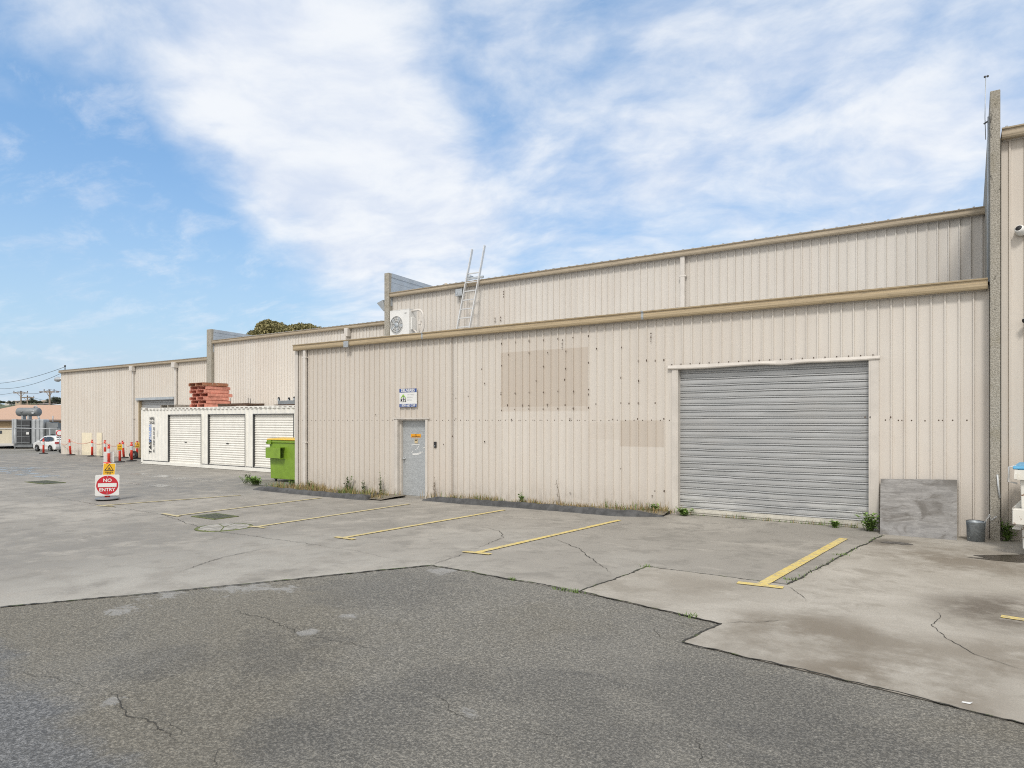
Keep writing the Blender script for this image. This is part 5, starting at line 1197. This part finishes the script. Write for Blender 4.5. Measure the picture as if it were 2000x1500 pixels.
# local frame: +X forward, +Y left
crz = math.atan2(heading.y, heading.x)
nearside = heading.cross(Vector((0, 0, 1)))  # right side
cpos = fc - heading*1.3
tl = Vector((-heading.y, heading.x, 0))
side = 1 if tl.dot(-hd) > 0 else -1
cpos = cpos - tl*side*.77
car = thing('parked_car', 'white hatchback car parked beyond the far hall corner', 'car', (cpos.x, cpos.y, gz(fc.x)), crz)
prof = [(-2.15, .35), (-2.22, .55), (-2.20, .85), (-2.12, 1.02), (-1.95, 1.30), (-1.65, 1.50), (-1.0, 1.575), (-.1, 1.57), (.35, 1.50), (.85, 1.22), (1.15, 1.02), (1.75, .93), (2.08, .80), (2.2, .62), (2.2, .40), (2.1, .25), (-2.05, .25)]
def carbody(mb, pr, y0s):
    def wy(z): return .88 if z < .95 else .88-.26*((z-.95)/.62)
    n = len(pr); L = []; 
    for s_ in (1, -1): L.append(mb.add([(x, s_*wy(z)*(1-.10*(abs(x)/2.2)**4), z) for x, z in pr]))
    mb.face([L[0]+k for k in range(n)][::-1]); mb.face([L[1]+k for k in range(n)])
    for k in range(n): mb.face((L[0]+k, L[0]+(k+1)%n, L[1]+(k+1)%n, L[1]+k), 0, False)
mb = MB(); carbody(mb, prof, None); bev(mb.build('body', M['car_white'], car), .05, 3)
mb = MB()
for s_ in (1, -1):
    def q(x, z): return (x, s_*(.895-.26*max(0, (z-.95)/.62)), z)
    for win in ([(.72, 1.06), (.28, 1.40), (-.12, 1.47), (-.16, 1.03)], [(-.22, 1.03), (-.20, 1.47), (-.95, 1.48), (-1.05, 1.05)], [(-1.12, 1.06), (-1.02, 1.47), (-1.55, 1.38), (-1.72, 1.16)]):
        mb.poly([q(*p) for p in (win if s_ < 0 else win[::-1])])
mb.poly([(-2.03, .60, 1.20), (-2.03, -.60, 1.20), (-1.72, -.52, 1.485), (-1.72, .52, 1.485)]); mb.poly([(1.02, -.68, 1.13), (1.02, .68, 1.13), (.44, .54, 1.475), (.44, -.54, 1.475)])
mb.build('window', M['car_glass'], car)
for x in (1.30, -1.27):
    for s_ in (1, -1):
        mb = MB(); mb.lathe([(.20, -.10), (.30, -.11), (.325, -.07), (.325, .07), (.30, .11), (.20, .10)], 22, 0, (x, s_*.79, .325), 'Y'); wh = mb.build('wheel', M['tyre'], car)
        mb = MB()
        for k in range(5): an = k*2*math.pi/5; mb.bar((x, s_*.905, .325), (x+.20*math.cos(an), s_*.905, .325+.20*math.sin(an)), .06, .02, 0, (0, 1, 0))
        mb.build('rim', M['rim'], wh)
        mb = MB(); mb.poly([(x+.40*math.cos(k*math.pi/14), s_*.892, .30+.40*math.sin(k*math.pi/14)) for k in range(15)][::s_]); mb.build('wheel_arch', M['dark'], car)
for s_ in (1, -1):
    mb = MB(); mb.box(-2.235, -2.1, s_*.52, s_*.84, .82, .98); mb.build('tail_lamp', M['tail_red'], car)
    mb = MB(); mb.box(1.95, 2.16, s_*.55, s_*.80, .66, .78); mb.build('headlight', M['glass_pale'], car)
    mb = MB(); mb.box(.55, .72, s_*.9, s_*1.05, 1.02, 1.14); mb.build('mirror', M['car_white'], car)
    mb = MB(); mb.bar((.2, s_*.55, 1.60), (-1.4, s_*.55, 1.61), .04, .04); mb.build('roof_rail', M['dark_steel'], car)
# transformer
tb = T(27, 874, 72); zt0 = -.95
vdir = Vector((tb.x, tb.y, 0)).normalized(); rv = Vector((math.cos(YAW), math.sin(YAW), 0))
tr = thing('transformer', 'large grey electrical transformer with a cylinder tank on top', 'transformer', (tb.x, tb.y, zt0), YAW)
def tx(px_): return (px_-27)/F*72
def tz(py_): return EYE+(HY-py_)/F*72-zt0
mb = MB(); mb.box(tx(26), tx(63), .05, 2.0, tz(873), tz(819)); mb.build('tank', M['trans_grey'], tr)
mb = MB(); mb.box(tx(34.5), tx(59.5), -.1, .04, tz(866), tz(821)); 
for pz in (831, 842, 853, 864): mb.box(tx(34.5), tx(59.5), -.13, -.101, tz(pz)-.03, tz(pz)+.03, 1)
mb.box(tx(44)-.02, tx(44)+.02, -.125, -.101, tz(866), tz(821), 1); mb.build('mesh_panel', [M['trans_dark'], M['trans_grey']], tr)
mb = MB(); mb.box(tx(25), tx(34), -.16, 0, tz(866), tz(818.5)); mb.box(tx(28), tx(28.8), -.19, -.161, tz(866), tz(819)); bev(mb.build('side_radiator', M['trans_light'], tr), .04)
for px_ in (68.5, 76.3, 84):
    mb = MB(); mb.box(tx(px_)-.19, tx(px_)+.19, -.25, .8, tz(868), tz(819)); bev(mb.build('radiator', M['trans_light'], tr), .12, 3)
mb = MB(); mb.box(tx(89), tx(97), .1, 1.5, tz(868), tz(824)); mb.box(tx(97), tx(117), -.3, 1.0, tz(838), tz(826)); mb.box(tx(100), tx(116), -.4, .9, tz(848), tz(834)); mb.build('switch_cabinet', M['trans_grey'], tr)
mb = MB(); mb.lathe([(.001, tx(29)), (.30, tx(29.5)), (.43, tx(31.5)), (.46, tx(34)), (.46, tx(71)), (.40, tx(72.5)), (.001, tx(73))], 24, 0, (0, .35, tz(804.5)), 'X'); mb.lathe([(.2, 0), (.2, -.06), (.13, -.07), (.13, -.03), (.001, -.03)], 18, 1, (tx(66), -.12, tz(805)), 'Y'); mb.lathe([(.12, 0), (.12, -.05), (.001, -.06)], 14, 0, (tx(43), -.1, tz(804.5)), 'Y'); mb.build('conservator', [M['trans_grey'], M['trans_light']], tr)
for px_ in (41.5, 53): 
    mb = MB(); mb.box(tx(px_)-.08, tx(px_)+.08, .1, .6, tz(819), tz(810)); mb.build('saddle', M['trans_light'], tr)
mb = MB(); mb.tube([(tx(70), .3, tz(811)), (tx(73), .2, tz(816)), (tx(74), .2, tz(820))], .1, 8); mb.tube([(tx(60), .5, tz(798)), (tx(61), .5, tz(794)), (tx(64), .5, tz(793)), (tx(66), .5, tz(797))], .09, 8); mb.tube([(tx(97), .5, tz(826)), (tx(97), .5, tz(812))], .06, 8); mb.build('pipe', M['trans_light'], tr)
mb = MB(); mb.box(tx(53.2), tx(58.5), -.16, -.131, tz(848.5), tz(844)); mb.build('notice', M['sign_white'], tr)
mb = MB()
mb.box(tx(30), tx(62), .2, 1.6, -.02, tz(872)); mb.build('skid', M['dark_steel'], tr)
# guard rail in front of the transformer
tg = T(29, 876, 70); gr = thing('guard_rail', 'thin grey pipe guard rail in front of the transformer', 'rail', (tg.x, tg.y, -.95), YAW)
mb = MB(); zr = EYE+(HY-836)/F*70+.95; mb.tube([(0, 0, zr), ((117-29)/F*70, 0, zr-.12)], .05, 8); mb.build('top_rail', M['trans_light'], gr)
for px_ in (29, 97.5):
    mb = MB(); mb.tube([((px_-29)/F*70, 0, -.05), ((px_-29)/F*70, 0, zr+.02)], .05, 8); mb.build('post', M['trans_light'], gr)
# red and white round sign past the car
sp_ = T(116.5, 846, 62); gzs = gz(sp_.x); rs_ = thing('round_sign', 'red and white round traffic sign half hidden behind the far hall corner', 'sign', (sp_.x, sp_.y, gzs), YAW+R(20))
mb = MB(); mb.tube([(0, 0, -.05), (0, 0, sp_.z-gzs+.2)], .03, 8); mb.build('post', M['lamp_grey'], rs_)
mb = MB(); zc_ = sp_.z-gzs; mb.lathe([(.28, -.04), (.28, -.055), (.001, -.055)], 28, 1, (0, 0, zc_), 'Y'); mb.lathe([(.20, -.057), (.001, -.058)], 28, 0, (0, 0, zc_), 'Y', False); mb.box(-.30, .30, -.037, -.03, zc_-.3, zc_+.3); mb.build('panel', [M['sign_white'], M['sign_red']], rs_)
# kerb before the lower ground
mb = MB(); a, b = T(-60, 878.5, 48.5), T(64, 878.5, 48.5)
pa, pb = Vector((-49.2, 22, 0)), Vector((-49.2, 60, 0))
# cream house with orange roof
hb = T(60, 868, 95); z0h = -1.5
hs = thing('low_house', 'low cream building with an orange metal hip roof at far left', 'building', (hb.x, hb.y, z0h), YAW)
def hx(px_): return (px_-60)/F*95
def hz(py_): return EYE+(HY-py_)/F*95-z0h
xl, xr = hx(-90), hx(124)
mb = MB(); mb.box(xl, xr, 0, 12, 0, hz(836)); mb.build('wall', M['house_wall'], hs)
mb = MB(); mb.box(xl-.03, xr+.03, -.03, 12.03, hz(836), hz(822)); mb.build('brick_band', M['brick'], hs)
mb = MB(); mb.box(xl-.05, xr+.05, -.09, -.035, hz(838)-.02, hz(836)+.02); mb.box(xl-.05, xr+.05, -.08, -.003, -.05, hz(866)); mb.build('band_course', M['far_white'], hs)
e = .6; rl = hz(788.5); re = hz(819.5)
mb = MB(); A = [(xl-e, -e, re), (xr+e, -e, re), (xr+e, 12+e, re), (xl-e, 12+e, re), (xl+5, 6, rl), (hx(106), 6, rl-.1)]
i_ = mb.add(A); mb.face((i_, i_+1, i_+5, i_+4)); mb.face((i_+1, i_+2, i_+5)); mb.face((i_+2, i_+3, i_+4, i_+5)); mb.face((i_+3, i_, i_+4)); mb.build('roof', M['orange_roof'], hs)
mb = MB(); mb.box(xl-e, xr+e, -e-.1, -e-.002, re-.22, re-.0); mb.box(xl-e, xr+e, -e, -.04, re-.23, re-.2); mb.build('gutter', M['far_roof'], hs)
mb = MB(); mb.box(hx(-1), hx(4), -.05, -.032, hz(847), hz(841)); mb.build('window', M['window_dark'], hs)
# power poles
def pole(label, px_, ytop, yx, half, t_, rz, zbase=-2.0, extra=False):
    p_ = T(px_, ytop, t_); t0_ = thing('power_pole', label, 'power pole', (p_.x, p_.y, zbase), YAW+rz, 'power poles beyond the yard')
    zt_ = p_.z-zbase; zx = EYE+(HY-yx)/F*t_-zbase; L = half/F*t_/max(.3, math.cos(rz))
    mb = MB(); mb.tube([(0, 0, -.2), (0, 0, zt_)], .17, 10, 0, True, .12); mb.build('post', M['pole_wood'], t0_)
    mb = MB(); mb.box(-L, L, -.18, -.06, zx-.1, zx+.1); mb.bar((-L*.5, -.1, zx-.08), (0, -.1, zx-.75), .06, .06); mb.bar((L*.5, -.1, zx-.08), (0, -.1, zx-.75), .06, .06); mb.build('crossarm', M['pole_wood'], t0_)
    for xx in (-L*.92, 0, L*.92):
        mb = MB(); mb.lathe([(.03, zx+.1), (.03, zx+.2), (.09, zx+.22), (.06, zx+.3), (.09, zx+.34), (.04, zx+.42), (.001, zx+.42)], 10, 0, (xx, -.12 if xx else -.16, 0)); mb.build('insulator', M['far_roof'], t0_)
    if extra:
        for s_ in (-1, 1):
            mb = MB(); mb.lathe([(.03, 0), (.10, .05), (.10, .5), (.03, .55)], 8, 0, (s_*(L+.15) if s_ > 0 else -L-.7, -.12, zx), 'X'); mb.build('switch', M['far_roof'], t0_)
    return Vector((p_.x, p_.y, zbase+zx+.4))
pA = pole('taller left timber power pole beyond the orange roof', 41, 763.5, 767.5, 12, 130, R(15))
pB = pole('shorter timber power pole right behind the taller left one', 53.5, 772, 776.5, 11, 150, R(20))
pC = pole('right timber power pole beyond the orange roof nearest the far hall', 97, 762.5, 765.5, 10.5, 105, 0, -2.0, True)
def wire(a, b, s_, r_, lab):
    mb = MB(); mb.tube(sag(a, b, s_, 20), r_, 5); tag(mb.build('power_cable', M['cable'], org=a), lab, 'cable', 'overhead cables')
roofc = P(127, 721, 19.3)
mb = MB(); mb.tube([(0, 0, -.15), (0, 0, .18)], .03, 6); mb.lathe([(.001, .14), (.06, .16), (.06, .24), (.001, .26)], 8); o = mb.build('cable_bracket', M['dark_steel']); o.location = roofc; tag(o, 'small dark cable bracket on the far hall roof corner', 'bracket')
wire(roofc+Vector((0, 0, .15)), T(-60, 748, 60), .45, .014, 'upper overhead cable from the far hall roof corner to the left')
wire(P(119.5, 729, 19.2), T(-60, 746.5, 58), .75, .013, 'lower overhead cable from the far hall corner to the left')
wire(pC, pA, .6, .03, 'thin power line between the right power pole and the taller left pole')
wire(T(-40, 770.5, 140), pA, .4, .03, 'thin power line from the taller left pole out to the left')
wire(pC, T(160, 766, 100), .2, .03, 'thin power line from the right power pole behind the far hall')
wire(pB, T(135, 785, 160), .5, .03, 'lowest thin power line sloping right from the shorter power pole')
# the hill with far houses
mb = MB(); rnd = random.Random(2); RR = [230, 300, 380, 470, 560, 680, 900]; AZ = list(range(-44, 9)); ids = []
def hill_z(r_, a):
    base = {230: -2.2, 300: 1.0, 380: 6.0, 470: 11.0, 560: 15.5, 680: 17.5, 900: 14}[r_]
    if r_ == 230: return base
    return base*(.92+.10*math.sin(a*.5)+.06*math.sin(a*1.7+1)) + (4 if False else 0)
def azdir(px_): r0 = ray(px_, 821); v = Vector((r0.x, r0.y, 0)); return v.normalized(), v.length
for r_ in RR:
    ids.append(mb.add([(azdir(60+a*25)[0].x*r_, azdir(60+a*25)[0].y*r_, hill_z(r_, a)) for a in AZ]))
for A, B in zip(ids, ids[1:]):
    for k in range(len(AZ)-1): mb.face((A+k, A+k+1, B+k+1, B+k), 0, True)
tag(mb.build('hill', M['hill']), kind='structure')
def far_house(label, px0, px1, ytop, yroof, ybot, t_, wm, rm, hip=True):
    pb_ = T((px0+px1)/2, ybot, t_); o = thing('house', label, 'house', (pb_.x, pb_.y, pb_.z), YAW+R(random.Random(px0).uniform(-8, 8)), 'houses on the far hill')
    w2 = (px1-px0)/F*t_/2; hw = (ybot-yroof)/F*t_; hr = (yroof-ytop)/F*t_
    mb = MB(); mb.box(-w2, w2, 0, 8, -4, hw); mb.build('wall', wm, o)
    mb = MB(); i_ = mb.add([(-w2-.4, -.5, hw), (w2+.4, -.5, hw), (w2+.4, 8.5, hw), (-w2-.4, 8.5, hw), (-w2*.5, 4, hw+hr), (w2*.5, 4, hw+hr)]); mb.face((i_, i_+1, i_+5, i_+4)); mb.face((i_+1, i_+2, i_+5)); mb.face((i_+2, i_+3, i_+4, i_+5)); mb.face((i_+3, i_, i_+4)); mb.build('roof', rm, o)
    k = 0; x = -w2+.8
    while x < w2-1.2:
        mb = MB(); mb.box(x, x+1.1, -.04, -.01, hw*.3, hw*.75); mb.build('window', M['window_dark'], o); x += 3.0
far_house('far pale house at the left end of the hill', 9, 18, 782, 785, 789, 430, M['far_white'], M['far_white'])
far_house('far tan house beside the green mass left of the taller pole', 15, 37, 782, 784.5, 789, 440, M['far_tan'], M['far_tan'])
far_house('far pink house with a dark roof left of the taller power pole', 30, 42, 781.5, 784, 789, 400, M['far_tan'], M['far_roof'])
far_house('far house with a red roof between the two left power poles', 41, 52, 781, 783.5, 788, 420, M['far_tan'], M['far_roof_red'])
far_house('far wide cream house between the power poles', 74, 92, 781, 784, 789, 410, M['far_tan'], M['far_tan'])
far_house('far house with flat dark roof behind the right power pole', 84, 101, 780, 782.5, 788, 440, M['house_wall'], M['far_roof'])
far_house('nearer white shed roof below the right power pole', 66, 105, 786.5, 789.5, 793, 260, M['far_white'], M['far_roof'])
far_house('nearer white house low beside the far hall wall', 103, 116, 788, 791, 798, 200, M['far_white'], M['far_white'])
def leafcloud(mb, c, rx, ry, rz_, n, sz, rnd, shell=.55):
    c = Vector(c)
    for _ in range(n):
        th = rnd.uniform(0, 6.283); u = rnd.uniform(-1, 1); q = math.sqrt(1-u*u); r_ = rnd.uniform(shell, 1.0)
        p = c+Vector((rx*q*math.cos(th)*r_, ry*q*math.sin(th)*r_, rz_*u*r_))
        a = Vector((rnd.gauss(0, 1), rnd.gauss(0, 1), rnd.gauss(0, 1))).normalized(); b = a.orthogonal().normalized(); s_ = sz*rnd.uniform(.6, 1.3)
        i_ = mb.add([p-a*s_*.5, p+b*s_*.28, p+a*s_*.5, p-b*s_*.28]); mb.face((i_, i_+1, i_+2, i_+3))
def make_far_tree(seed):
    t_ = thing('hill_tree', 'small dark tree among the houses on the far hill', 'tree', (0,0,0), 0, 'trees on the far hill'); rnd = random.Random(seed)
    mb = MB(); mb.tube([(0, 0, -2), (0, 0, 2)], .3, 6, 0, True, .15); mb.build('trunk', M['bark'], t_)
    mb = MB()
    for k in range(5): leafcloud(mb, (rnd.gauss(0, 1.6), rnd.gauss(0, 1.2), rnd.uniform(2, 4.6)), 2.0, 1.8, 1.5, 130, 1.0, rnd, .3)
    mb.build('crown', M['crown_far'], t_); return t_
ft = [make_far_tree(3), make_far_tree(8)]; fi = 0
rnd = random.Random(31)
for (px_, py_, t_, s_) in ((2, 790, 300, 1.0), (22, 790, 425, 1.0), (27, 790, 420, .8), (33, 789, 430, .8), (48, 789, 400, .9), (57, 789, 380, 1.0), (62, 789, 390, 1.2), (66, 788, 395, 1.2), (71, 789, 400, .9), (76, 789, 395, .9), (93, 789, 400, .8), (100, 790, 380, 1.2), (104, 789, 370, 1.3), (108, 789, 350, 1.4), (112, 788, 330, 1.4), (116, 788, 320, 1.5), (112, 796, 240, .8), (117, 800, 215, .7)):
    p_ = T(px_, py_, t_)
    o = ft[fi] if fi < 2 else copy_tree(ft[fi % 2], (0,0,0)); fi += 1
    o.location = p_; o.rotation_euler = (0, 0, rnd.uniform(0, 6.28)); s_ *= .42; o.scale = (s_*1.3, s_*1.3, s_*rnd.uniform(.8, 1.1))
# big gum tree behind the middle hall
ct = T(556, 800, 75); bt = thing('gum_tree', 'large olive green tree whose crown shows over the middle hall roof', 'tree', (ct.x, ct.y, gz(ct.x)))
def gt(px_, py_, dy=0):
    p_ = T(px_, py_-5, 75+dy); return p_-bt.location
rnd = random.Random(44); mb = MB(); mb.tube([(0, 0, -.2), (.1, 0, 3), (0, .1, 6.0)], .45, 12, 0, True, .3)
lobes = []
for (px_, py_, r_) in ((520, 652, 1.6), (500, 660, 1.3), (540, 648, 1.5), (522, 640, 1.1), (556, 656, 1.5), (575, 651, 1.4), (596, 653, 1.4), (612, 654, 1.2), (622, 652, .9), (586, 645, .9), (628, 658, 1.2), (512, 642, .8), (535, 640, .7), (490, 664, .9), (604, 644, .7), (565, 668, 2.0), (530, 675, 2.2), (600, 675, 2.0)):
    for dy in (0, 1.7): lobes.append((gt(px_, py_, dy+rnd.uniform(-.6, .6)), r_*rnd.uniform(.8, 1.05)))
for c_, r_ in lobes[::2]: mb.tube([(0, .1, 5.6), Vector((0, 0, 5.6)).lerp(c_, .5)+Vector((0, 0, .5)), c_], .16, 6, 0, True, .05)
mb.build('trunk', M['bark'], bt)
mb = MB()
for c_, r_ in lobes: leafcloud(mb, c_, r_, r_*.9, r_*.62, int(420*r_*r_), .26, rnd, .55)
mb.build('crown', M['crown'], bt)
